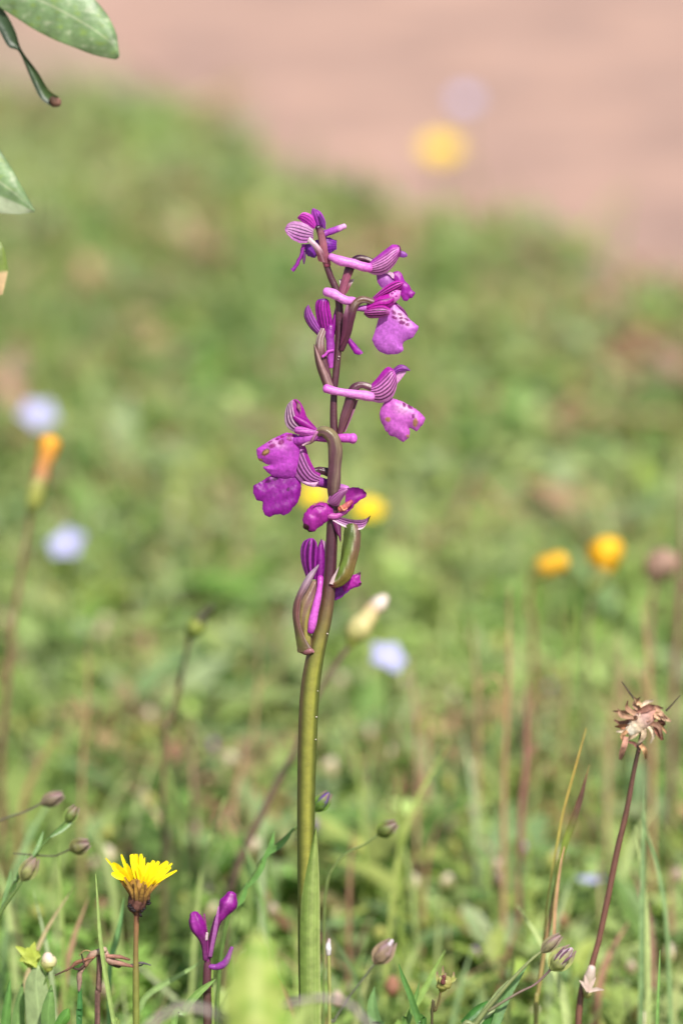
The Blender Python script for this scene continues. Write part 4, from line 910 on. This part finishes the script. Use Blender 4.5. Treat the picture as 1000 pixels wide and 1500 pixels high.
# --- fluffy closed head leaning behind the orchid
sb, base = stalk([(520, 938), (500, 962), (480, 990), (455, 1040), (432, 1100), (405, 1150), (380, 1200), (355, 1250), (338, 1300), (330, 1340)], [4, 3.6, 3.6, 4.2, 4.6, 5, 5.4, 5.6, 5.6, 5.6], S(120, 96, 80), .12)
t = thing('tufted_flower', base, 'closed cream flower head with white tuft on a slanting brown stalk behind the orchid', 'flower')
mk('stalk', sb, M_STEM, t)
mk('involucre', tube([(514, 942), (524, 924), (538, 905), (546, 892)], (9, 17, 14, 10), lengthwise((0, S(150, 160, 76)), (.4, S(200, 192, 130)), (1, S(222, 202, 150))), Y0=.12, seg=14), M_LEAF, t)
mk('tuft', tube([(546, 893), (556, 884), (564, 876)], (9, 11, 6), lengthwise((0, S(214, 184, 160)), (.5, S(244, 232, 220)), (1, S(236, 220, 210))), Y0=.12, seg=12, ridges=.15), M_PALE, t)

# --- blurred flowers of the meadow and the path
def petal_ring(c, nrm, R, n, wd, colf, cup=.15, rows=5, jit=.1):
    nrm = np.asarray(nrm, float); nrm /= np.linalg.norm(nrm)
    a = np.cross(nrm, [0, 0, 1.0]); a = a / np.linalg.norm(a) if np.linalg.norm(a) > .05 else np.array([1.0, 0, 0])
    b = np.cross(nrm, a); out = []
    for i in range(n):
        q = 6.2832 * (i + random.uniform(-jit, jit)) / n
        d = math.cos(q) * a + math.sin(q) * b
        r = R * random.uniform(.88, 1.08)
        out.append(ribbon3([c, c + d * r * .55 + nrm * cup * r * .7, c + d * r + nrm * cup * r], np.array([.35, .9, 1, .7, .15]) * wd, colf, nrm=nrm, n=rows + 3, fold=.15))
    return out

def bg_flower(label, x, y, z, R, kind, nrm=(0, -.5, 1), sx=0.0, name=None):
    c = PZ(x, y, z)
    base = np.array([c[0] + sx, c[1], 0])
    t = thing(name or ('yellow_daisy' if kind == 'y' else 'flax_flower'), base, label, 'flower')
    mk('stalk', tube3([c - np.array([0, 0, .002]), (c * .5 + base * .5) + np.array([sx * .2, 0, 0]), base - np.array([0, 0, .003])], [.0008, .0007, .0009], GR_ST, seg=7), M_STEM, t)
    if kind == 'y':
        for q, (n, k, cup) in enumerate(((13, 1, .12), (11, .72, .35), (8, .42, .6))):
            for bit in petal_ring(c, nrm, R * k, n, R * .34, lambda u, v: mix(S(246, 220, 50), S(236, 196, 30), 1 - v), cup):
                mk('ray_floret', bit, M_YELLOW, t)
        mk('involucre', blob3(c - np.array([0, 0, .005]), c, R * .3, S(110, 130, 60)), M_LEAF, t)
    else:
        for bit in petal_ring(c, nrm, R, 5, R * .95, lambda u, v: mix(S(212, 210, 234), S(166, 166, 214), sm(0, .5, v) * .55 + .2), .25, jit=.15):
            mk('petal', bit, M_PALE, t)
        mk('calyx', blob3(c - np.array([0, 0, .003]), c, R * .16, S(130, 150, 80)), M_LEAF, t)
    return t

bg_flower('single round yellow flower open on the edge of the pinkish path', 645, 220, .05, .0125, 'y', (0, -.55, 1))
bg_flower('pale lilac flower on the path behind the lone yellow flower', 680, 148, .05, .0085, 'l', (0, -.6, 1))
bg_flower('yellow flower half hidden behind the orchid stem, its smaller neighbour', 461, 726, .09, .0060, 'y', (0, -.5, 1))
bg_flower('wide yellow flower beside the orchid stem below the withering bloom', 540, 747, .09, .0066, 'y', (.1, -.45, 1))
bg_flower('pale lilac flower behind the orange closed flower head', 57, 612, .09, .0085, 'l', (.2, -.5, 1))
bg_flower('pale lilac flower standing alone in the grass below the orange head', 100, 800, .08, .0075, 'l', (-.2, -.6, 1))
bg_flower('pale lilac flower just below the cream tufted head', 568, 967, .085, .0068, 'l', (.35, -.5, 1))
bg_flower('small violet flower seen edge-on beside the long reddish stalk', 865, 1293, .035, .0050, 'l', (.0, .15, 1))

def closed_head(label, pts, r, Y, stem_pts, cols, cst):
    sb, base = stalk(stem_pts, np.linspace(3.2, 4.6, len(stem_pts)), cst, Y)
    t = thing('closed_flower', base, label, 'flower')
    mk('stalk', sb, M_STEM, t)
    W = [P(x, y, Y) for x, y in pts]
    s = (XH + Y) / XH * PX
    h = len(W) // 2
    mk('involucre', tube3(W[:h + 1], np.array(r[:h + 1]) * s, cols[0], seg=12), M_LEAF, t)
    mk('floret_tuft', tube3(W[h:], np.array(r[h:]) * s, cols[1], seg=12, ridges=.12), M_YELLOW, t)
closed_head('tall closed orange flower head on a long pinkish stalk', [(46, 750), (53, 722), (60, 700), (66, 675), (74, 648)], (8, 12, 11, 11, 15), .19, [(46, 750), (38, 800), (28, 860), (18, 930), (8, 1040), (2, 1130)],
            (lengthwise((0, S(96, 104, 56)), (.4, S(176, 180, 90)), (1, S(180, 176, 110))), lengthwise((0, S(190, 140, 104)), (.4, S(214, 156, 96)), (1, S(238, 176, 62)))), S(140, 108, 80))
closed_head('low orange flower head lying sideways in the dry grass', [(776, 846), (784, 840), (792, 834), (800, 829), (822, 822)], (7, 10, 13, 15, 13), .24, [(776, 848), (774, 890), (780, 950)],
            (S(140, 140, 76), lengthwise((0, S(214, 164, 44)), (1, S(228, 178, 46)))), S(150, 130, 84))
closed_head('orange flower head on a pale green neck in the dry grass', [(868, 862), (876, 846), (882, 830), (886, 815), (888, 802)], (9, 14, 16, 22, 22), .24, [(868, 862), (862, 900), (858, 960)],
            (lengthwise((0, S(150, 160, 90)), (1, S(160, 170, 110))), lengthwise((0, S(228, 172, 34)), (1, S(244, 194, 40)))), S(140, 140, 90))
closed_head('dull pink dry flower head among brown stalks', [(958, 850), (962, 842), (966, 834), (968, 826), (970, 815)], (10, 15, 18, 22, 16), .24, [(958, 850), (952, 900), (950, 980)],
            (S(160, 132, 106), S(184, 150, 130)), S(160, 130, 98))
closed_head('dark bud on a thin stalk in the soft green grass', [(279, 930), (284, 922), (290, 912), (300, 898), (310, 890)], (8, 13, 10, 6, 5), .14, [(279, 930), (270, 970), (262, 1010), (250, 1060), (240, 1110)],
            (lengthwise((0, S(70, 90, 44)), (1, S(150, 160, 60))), S(84, 84, 60)), S(122, 110, 72))

# --- dry tan stalks standing in the meadow, out of focus
dry = [(745, 860, 738, 1150, .15, 4.5, (176, 140, 104)), (772, 1000, 762, 1220, .15, 6, (150, 104, 92)), (1000, 690, 985, 1040, .22, 6, (140, 104, 90)), (905, 930, 890, 1150, .2, 4, (176, 150, 110)), (690, 900, 700, 1120, .2, 4, (168, 140, 104)), (835, 880, 822, 1100, .22, 4, (150, 140, 88)), (940, 880, 955, 1120, .18, 4.5, (186, 150, 110)), (130, 930, 120, 1150, .18, 3.5, (170, 140, 100)), (380, 900, 368, 1120, .2, 3.5, (160, 140, 96)), (600, 960, 610, 1150, .18, 3.5, (166, 130, 104))]
for i, (x0, y0, x1, y1, Y, r, c) in enumerate(dry):
    sb, base = stalk([(x0, y0), ((x0 + x1) / 2 + 3, (y0 + y1) / 2), (x1, y1)], [r * .2, r * .7, r * .8], S(*c) * 1.1, Y)
    t = thing('dry_stalk', base, 'soft tan dry stalk standing in the blurred meadow', 'dry stalk', 'dry stalks in the meadow')
    mk('stalk', sb, M_DRY, t)
    q = random.choice((-1, 1))
    mk('dry_leaf', ribbon([((x0 + x1) / 2, (y0 + y1) / 2 + 20), ((x0 + x1) / 2 + q * 10, (y0 + y1) / 2 - 10), ((x0 + x1) / 2 + q * 26, (y0 + y1) / 2 - 18)], (2, 5, 1), S(*c), Y0=Y), M_DRY, t)

# --- broad leaves and grass blades close by
def leaf_thing(label, L, R, Y, c, d=0, bulge=4, name='broad_leaf', mat=None, rib=True, colf=None, **k):
    base = foot(*(np.asarray(L[0]) * .5 + np.asarray(R[0]) * .5), Y)
    t = thing(name, base, label, 'leaf')
    f = colf or (lambda u, v, x, y: mix(plain(c, c * .85, mott=.14)(u, v, x, y), c * 1.35, .6 * (np.abs(u - .5) < .05)))
    W = P(*(np.asarray(L[0]) * .5 + np.asarray(R[0]) * .5), Y)
    mk('blade', patch(L, R, Y0=Y, d=d, bulge=bulge, colf=f, **k), mat or M_LEAF, t)
    mk('stalk', tube3([W + np.array([0, .0005, .002]), [W[0], LY(Y, W[2] * .4), W[2] * .4], [W[0], LY(Y, 0), -.003]], np.array([3, 3, 3.5]) * PX, c * .9, seg=8), M_STEM, t)
    return t
leaf_thing('soft bright lime leaf standing upright in front of the orchid base', [(352, 1600), (332, 1520), (330, 1450), (345, 1400), (374, 1362)], [(420, 1600), (422, 1520), (418, 1450), (404, 1400), (380, 1362)], -.165, S(176, 196, 92), bulge=14, colf=lambda u, v, x, y: mix(mix(np.broadcast_to(S(182, 200, 104), u.shape + (3,)) * .8, S(122, 158, 58), sm(.0, .5, nz(x, y, .12, 77))), S(206, 214, 140), .5 * (np.abs(u - .5) < .07)), ruf=2.0)
leaf_thing('smaller soft green leaf in front of the orchid stem foot', [(395, 1610), (400, 1530), (425, 1490), (452, 1462)], [(440, 1610), (440, 1540), (450, 1500), (458, 1464)], -.15, S(166, 184, 108), bulge=4)
A = crop(0, 1300, .25)
leaf_thing('broad pale green leaf under the lime calyx', A((160, 860), (150, 700), (150, 560), (190, 480), (225, 455)), A((300, 860), (300, 700), (275, 560), (250, 480), (228, 455)), .012, S(150, 168, 116))
leaf_thing('upright green leaf with a folded rib near the withered head', A((240, 860), (245, 720), (270, 640), (300, 570)), A((330, 860), (325, 740), (320, 650), (306, 570)), .006, S(112, 146, 80))
leaf_thing('rounded dark green leaf low beside the withered head', A((300, 880), (320, 800), (360, 730), (400, 706)), A((370, 880), (380, 820), (412, 770), (410, 712)), .002, S(92, 138, 58))
leaf_thing('tall green leaf rising at the meadow edge below the flax buds', A((0, 860), (10, 740), (40, 600), (60, 540)), A((60, 860), (66, 740), (70, 640), (66, 540)), .012, S(100, 144, 70))
leaf_thing('dull green leaf between lime calyx and flax', A((60, 880), (70, 760), (100, 640), (130, 560)), A((150, 880), (150, 780), (150, 660), (138, 560)), .02, S(118, 150, 86))

# lime star calyx with a cream bud
sb, base = stalk(A((180, 440), (200, 520), (215, 640), (225, 760), (225, 860)), [2.4, 2.4, 2.6, 2.8, 3], GR_ST, .014)
t = thing('star_calyx', base, 'lime green star-shaped calyx with a round cream bud beside it', 'seed head')
mk('stalk', [sb, tube(A((290, 470), (270, 540), (220, 640)), [2, 2, 2.2], GR_ST, Y0=.012)], M_STEM, t)
mk('cup', tube(A((185, 450), (182, 420), (180, 395)), (7, 13, 14), S(170, 182, 74), Y0=.014), M_LEAF, t)
for x, y in ((95, 345), (205, 320), (115, 430), (240, 400), (215, 470), (160, 350)):
    mk('tooth', ribbon(A((182, 425), ((182 + x) / 2, (415 + y) / 2 - 6), (x, y)), (11, 12, 9, 2), S(178, 190, 82), Y0=.011), M_LEAF, t)
mk('bud', tube(A((285, 475), (284, 435), (282, 400)), (7, 12, 7), lengthwise((0, S(170, 180, 84)), (.6, S(214, 206, 160)), (1, S(226, 206, 190))), Y0=.011), M_LEAF, t)

B3 = crop(460, 1340, .24); B4 = crop(680, 1340, .32); Q = crop(200, 1250, .36)
blades = [
    (A((562, -80), (575, 100), (590, 300), (625, 540), (672, 800), (700, 900)), (1, 4, 6, 7, 7, 6), -.003, (150, 172, 98), 'long pale grass blade passing in front of the withered head'),
    (A((728, 60), (705, 200), (680, 320), (655, 420), (640, 700)), (1, 6, 9, 8, 6), .03, (116, 158, 96), 'soft green grass blade between the withered head and the yellow flower'),
    (A((470, 590), (470, 680), (468, 760), (466, 860)), (5, 8, 9, 9), .001, (70, 122, 62), 'dark green grass stub under the drooping withered ray'),
    (B3((515, 298), (545, 390), (582, 480), (612, 570), (645, 667), (670, 760)), (1, 7, 9, 10, 10, 9), -.001, (86, 128, 60), 'dark green pointed grass blade leaning beside the seed capsule'),
    (B3((642, 408), (625, 480), (600, 560), (560, 680), (550, 760)), (1, 6, 8, 9, 8), .003, (110, 146, 74), 'short green grass blade behind the dark pointed blade'),
    (B3((800, 215), (740, 320), (690, 420), (620, 540), (540, 680), (500, 780)), (1, 5, 9, 11, 10, 9), .02, (140, 168, 88), 'long light green grass blade arching behind the seed capsule'),
    (B3((368, 438), (355, 520), (360, 600), (385, 700), (390, 780)), (1, 12, 18, 20, 18), .012, (112, 146, 88), 'wide green blade below the slanting grey stalk'),
    (B4((893, 160), (890, 260), (885, 380), (880, 520), (876, 640)), (1, 3.4, 4.6, 5.4, 5), .002, (122, 160, 84), 'lone thin upright grass blade past the reddish stalk'),
    (Q((322, 512), (285, 540), (245, 575), (195, 640), (150, 760)), (1, 8, 11, 12, 9), -.004, (126, 160, 84), 'curved green grass blade touching the young orchid stalk'),
    (Q((265, 440), (200, 480), (130, 520), (60, 565), (20, 620), (0, 760)), (1, 6, 9, 9, 8, 7), .02, (140, 166, 102), 'pale grass blade sloping down behind the yellow flower stalk'),
    (Q((310, 470), (308, 540), (312, 610), (314, 760)), (2, 3, 4, 4), .006, (140, 164, 80), 'thin grass blade against the young orchid stalk'),
    (Q((335, 520), (350, 440), (400, 350), (440, 290)), (4, 4, 3, 1), .05, (142, 166, 84), 'fine grass blade slanting up behind the young orchid buds'),
]
for pts, w, Y, c, label in blades:
    e = P(*pts[-1], Y)
    base = np.array([e[0], LY(Y, 0), 0.0])
    W = [P(x, y, Y) for x, y in pts] + [np.array([e[0], LY(Y, 0), -.003])]
    c = S(*c)
    o = mk('grass_shoot', ribbon3(W, np.array(list(w) + [w[-1]]) * PX * (XH + Y) / XH, lambda u, v, c=c: mix(mix(np.broadcast_to(c, u.shape + (3,)), c * 1.3, .7 * (np.abs(u - .5) < .15)), c * .8, v * .4), n=30, fold=.4), M_LEAF, None, base)
    tag(o, label, 'grass')

# white-tipped sheathed stalk close to the orchid
sb, base = stalk([(481, 1392), (482, 1420), (483, 1460), (482, 1500)], [2.6, 2.8, 2.8, 3], S(170, 176, 100), .008)
t = thing('white_tipped_bud', base, 'thin pale stalk with a narrow white bud close to the orchid stem', 'flower')
mk('stalk', sb, M_STEM, t)
mk('bud', tube([(481, 1398), (481, 1386), (482, 1376)], (3.4, 4, 2), lengthwise((0, S(200, 190, 190)), (.5, S(240, 236, 240)), (1, S(190, 170, 170))), Y0=.008), M_PALE, t)

# arching grey-lilac dry stalks low in front
for label, pts, Y, r, c in (('greyish dead stalk arched low in front of the young orchid', [(150, 1640), (205, 1525), (235, 1490), (265, 1477), (296, 1478), (330, 1497), (370, 1540), (420, 1640)], -.15, 4, (170, 156, 150)),
                            ('lilac grey dead stalk bent across the orchid stem foot', [(300, 1640), (345, 1530), (385, 1488), (425, 1470), (455, 1464), (482, 1463), (530, 1490), (600, 1640)], -.13, 3.2, (160, 142, 146))):
    W = [P(x, y, Y) for x, y in pts]
    W = [np.array([W[0][0], LY(Y, 0), -.002])] + W + [np.array([W[-1][0], LY(Y, 0), -.002])]
    o = mk('dead_stalk', tube3(W, np.full(len(W), r * PX), S(*c), seg=9, n=50), M_DRY, None, (W[0][0], LY(Y, 0), 0))
    tag(o, label, 'dead stalk')

# tall grass blades scattered through the near meadow: things one could count
gb = []
for i in range(84):
    Y = random.uniform(.04, .36)
    x = random.uniform(-20, 1020); ytop = random.uniform(1130, 1440) - 620 * (Y - .02) * .9
    top = P(x, ytop, Y)
    if top[2] < .012: continue
    lean = random.uniform(-.022, .022)
    base = np.array([top[0] + lean, LY(Y, 0) + random.uniform(-.01, .01), 0])
    mid = (top + base) / 2 + np.array([lean * .25, 0, top[2] * .12])
    c = GREENS[random.randrange(10)] if random.random() < .8 else DRYC[random.randrange(6)]
    w = random.uniform(.0011, .0026)
    o = mk('grass_shoot', ribbon3([top, (top + mid) / 2 + np.array([lean * .1, 0, .002]), mid, base - np.array([0, 0, .002])], np.array([.08, .8, 1, .9]) * w, lambda u, v, c=c: mix(np.broadcast_to(c, u.shape + (3,)), c * 1.2, .6 * (np.abs(u - .5) < .15)), nrm=(random.uniform(-.8, .8), -1, .2), n=12, fold=.35), M_LEAF, None, base)
    isdry = c[0] > c[1] * 1.02
    tag(o, 'slender straw coloured dead grass blade standing in the meadow behind the orchid' if isdry else 'slender green grass blade standing in the soft meadow behind the orchid', 'grass', 'dead grass blades behind the orchid' if isdry else 'green grass blades behind the orchid')

# small bud stalks: pale pink, cream and yellow dots of the meadow
kinds = [('pink_bud', 'tiny pale pink bud head on a short green stalk in the meadow', (206, 184, 168), (184, 154, 130), .0017), ('cream_bud', 'tiny cream white bud head on a short stalk in the meadow', (226, 212, 188), (206, 190, 140), .0020),
         ('yellow_bud', 'tiny yellow-green bud head on a short stalk in the meadow', (196, 192, 110), (174, 180, 96), .0018), ('rust_bud', 'tiny rust brown seed head on a short stalk in the meadow', (172, 124, 100), (150, 104, 84), .0019), ('violet_bud', 'tiny violet bud on a short stalk in the meadow', (150, 110, 176), (128, 100, 150), .0016)]
proto = []
for nm, lb, c0, c1, r in kinds:
    t = thing(nm, (0, 0, 0), lb, 'bud', nm.replace('_', ' ') + 's dotted through the meadow')
    mk('stalk', tube3([(0, 0, -.002), (.001, 0, .015), (0, 0, .030)], [.0005, .0004, .0004], GR_ST, seg=6, n=8), M_STEM, t)
    h = mk('head', blob3((0, 0, .0295), (0, -.0004, .0295 + 2.1 * r), r, lengthwise((0, S(120, 140, 70)), (.35, S(*c1)), (1, S(*c0))), prof=(.5, .9, 1, .9, .6), seg=10), M_PALE, t)
    for q in range(5):
        a = q * 1.2566
        mk('sepal', ribbon3([(0, 0, .0292), (r * 1.1 * math.cos(a), r * 1.1 * math.sin(a), .0300 + r * .6), (r * 1.25 * math.cos(a), r * 1.25 * math.sin(a), .0300 + r * 1.8)], np.array([.5, 1, .2]) * r, S(150, 160, 92), nrm=(math.cos(a), math.sin(a), .1), n=6), M_LEAF, h)
    proto.append(t)
sp = [(746, 1470, 1), (912, 1468, 1), (991, 1407, 1), (775, 1375, 0), (150, 1215, 2), (235, 1178, 0), (275, 1220, 0), (194, 1240, 1), (605, 1300, 1), (645, 1210, 0), (700, 1130, 1), (740, 1280, 0), (128, 1110, 2), (186, 1078, 2), (310, 1085, 4), (690, 1250, 2), (600, 1365, 2), (655, 1325, 0), (530, 1440, 1), (470, 1215, 4), (635, 1015, 1),
      (425, 1330, 0), (165, 1335, 3), (185, 940, 0), (640, 1140, 2), (570, 1130, 3), (390, 1310, 3), (10, 1360, 3), (570, 1415, 3), (960, 1330, 0), (930, 1405, 2), (985, 1180, 0), (715, 1060, 2), (100, 870, 2), (255, 745, 1), (520, 1090, 0), (560, 1150, 3), (690, 1180, 0), (880, 1220, 0), (330, 1190, 1), (60, 1050, 2), (350, 980, 0), (800, 1010, 4), (830, 1030, 0), (780, 1130, 3), (450, 1120, 1), (250, 1310, 2), (970, 1260, 0), (905, 1370, 0), (540, 1240, 2)]
used = set()
for i, (x, y, k) in enumerate(sp + [(random.uniform(0, 1000), random.uniform(900, 1480), random.choice([0, 0, 1, 1, 2, 2, 3, 4])) for _ in range(45)]):
    z = random.uniform(.024, .045)
    p = PZ(x, y, z)
    if p[1] < .005: continue
    o = proto[k] if k not in used else copy_tree(proto[k])
    used.add(k)
    s = z / .032
    o.location = (p[0], p[1], 0); o.scale = (.9 * s * random.uniform(.8, 1.15),) * 2 + (s,); o.rotation_euler = (random.uniform(-.25, .25), random.uniform(-.25, .25), random.uniform(0, 6.28))

# ------------------------------------------------------------------ shrub twig reaching in from the side
A = crop(0, 0, .3)
Ysh = -.028
top = P(-70, -80, Ysh)
bx = P(-150, 1500, Ysh)[0]
t = thing('shrub', (bx, LY(Ysh, 0), 0), 'shrub with glossy grey-green leaves reaching in from beside the meadow', 'shrub')
mk('stem', [tube3([(bx, LY(Ysh, 0), -.004), (bx + .004, LY(Ysh, .09), .09), (bx + .010, LY(Ysh, .2), .20), (top[0] - .004, LY(Ysh, .3), .30), top], [.0034, .003, .0026, .002, .0014], lambda a, tt: mix(S(116, 96, 72), S(120, 130, 72), sm(.4, 1, tt)), seg=12, n=50),
            tube3([(top[0] - .005, LY(Ysh, .3), .30), P(-60, 40, Ysh), P(-30, -5, Ysh)], [.0016, .0012, .0009], S(120, 126, 74)),
            tube3([(bx + .011, LY(Ysh, .215), .215), P(-90, 330, Ysh), P(-60, 330, Ysh)], [.0016, .0012, .0009], S(120, 126, 74)),
            tube3([(bx + .008, LY(Ysh, .18), .18), P(-90, 430, Ysh), P(-40, 400, Ysh)], [.0016, .0012, .0009], S(120, 126, 74))], M_STEM, t)
GL = S(112, 138, 92)
def glc(u, v, x, y):
    n = nz(x, y, .16, 41) * .6 + nz(x, y, .45, 42) * .5
    c = mix(np.broadcast_to(GL, u.shape + (3,)), S(150, 164, 128), sm(.1, .7, n))
    c = mix(c, S(122, 146, 62), sm(.1, .7, -n) * .8)
    c = mix(c, S(166, 174, 140), .5 * (np.abs(u - .5) < .02))
    return mix(c, S(86, 112, 66), sm(.9, 1, np.abs(2 * u - 1)) * .8)
mk('leaf', patch(A((-110, -40), (60, 75), (200, 162), (350, 228), (480, 274), (560, 290), (580, 284)), A((-60, -190), (150, -150), (340, -90), (455, -10), (530, 80), (572, 180), (584, 272)), Y0=Ysh, d=0, d1=8, bulge=9, colf=glc, nu=50, nv=60, ruf=.3), M_GLOSSY, t)
mk('leaf', patch(A((-140, -60), (-20, 120), (40, 225), (95, 255), (150, 380), (200, 480), (262, 525)), A((-100, -100), (20, 50), (75, 150), (108, 245), (185, 350), (240, 440), (290, 475)), Y0=Ysh, d=-6, d1=6, bulge=-6,
   colf=lambda u, v, x, y: mix(mix(S(52, 70, 50), S(60, 82, 38), v), S(42, 56, 40), 1 - sm(.1, .5, u))), M_GLOSSY, t)
mk('leaf_tip', tube(A((255, 485), (275, 500), (285, 492)), (5.5, 7, 5), lengthwise((0, S(84, 62, 48)), (1, S(128, 92, 78))), Y0=Ysh, d=6), M_DRY, t)
mk('leaf', patch(A((-200, 1100), (-80, 1035), (0, 1040), (90, 1045), (170, 1036)), A((-180, 560), (-70, 640), (10, 745), (80, 860), (172, 1028)), Y0=Ysh, d=0, d1=6, bulge=8,
   colf=lambda u, v, x, y: mix(glc(u, v, x, y), S(170, 180, 150), sm(.30, .26, u) * .8), nu=44, nv=40), M_GLOSSY, t)
mk('leaf', patch(A((-140, 1420), (-80, 1440), (-20, 1445), (15, 1438)), A((-130, 1240), (-60, 1160), (10, 1190), (42, 1320)), Y0=Ysh, d=0, d1=3, bulge=6,
   colf=lambda u, v, x, y: mix(np.broadcast_to(S(104, 122, 50), u.shape + (3,)), S(200, 172, 128), sm(396, 402, y + .12 * x))), M_GLOSSY, t)
for (x0, y0, x1, y1) in ((-70, -80, -200, -160), (-80, 120, -220, 60), (-90, 330, -240, 380), (-100, 560, -230, 500), (-110, 700, -20, 720), (-110, 760, -240, 800)):
    c0 = P(x0, y0, Ysh); c1 = P(x1, y1, Ysh - .01)
    if x1 > -60: continue
    mk('leaf', ribbon3([c0, (c0 + c1) / 2 + np.array([0, 0, .003]), c1], np.array([.002, .011, .013, .009, .001]), glc(np.full((14, 5), .3), np.zeros((14, 5)), np.full((14, 5), 1.0), np.full((14, 5), 2.0))[0, 0], nrm=(0, -.6, 1), n=14), M_GLOSSY, t)
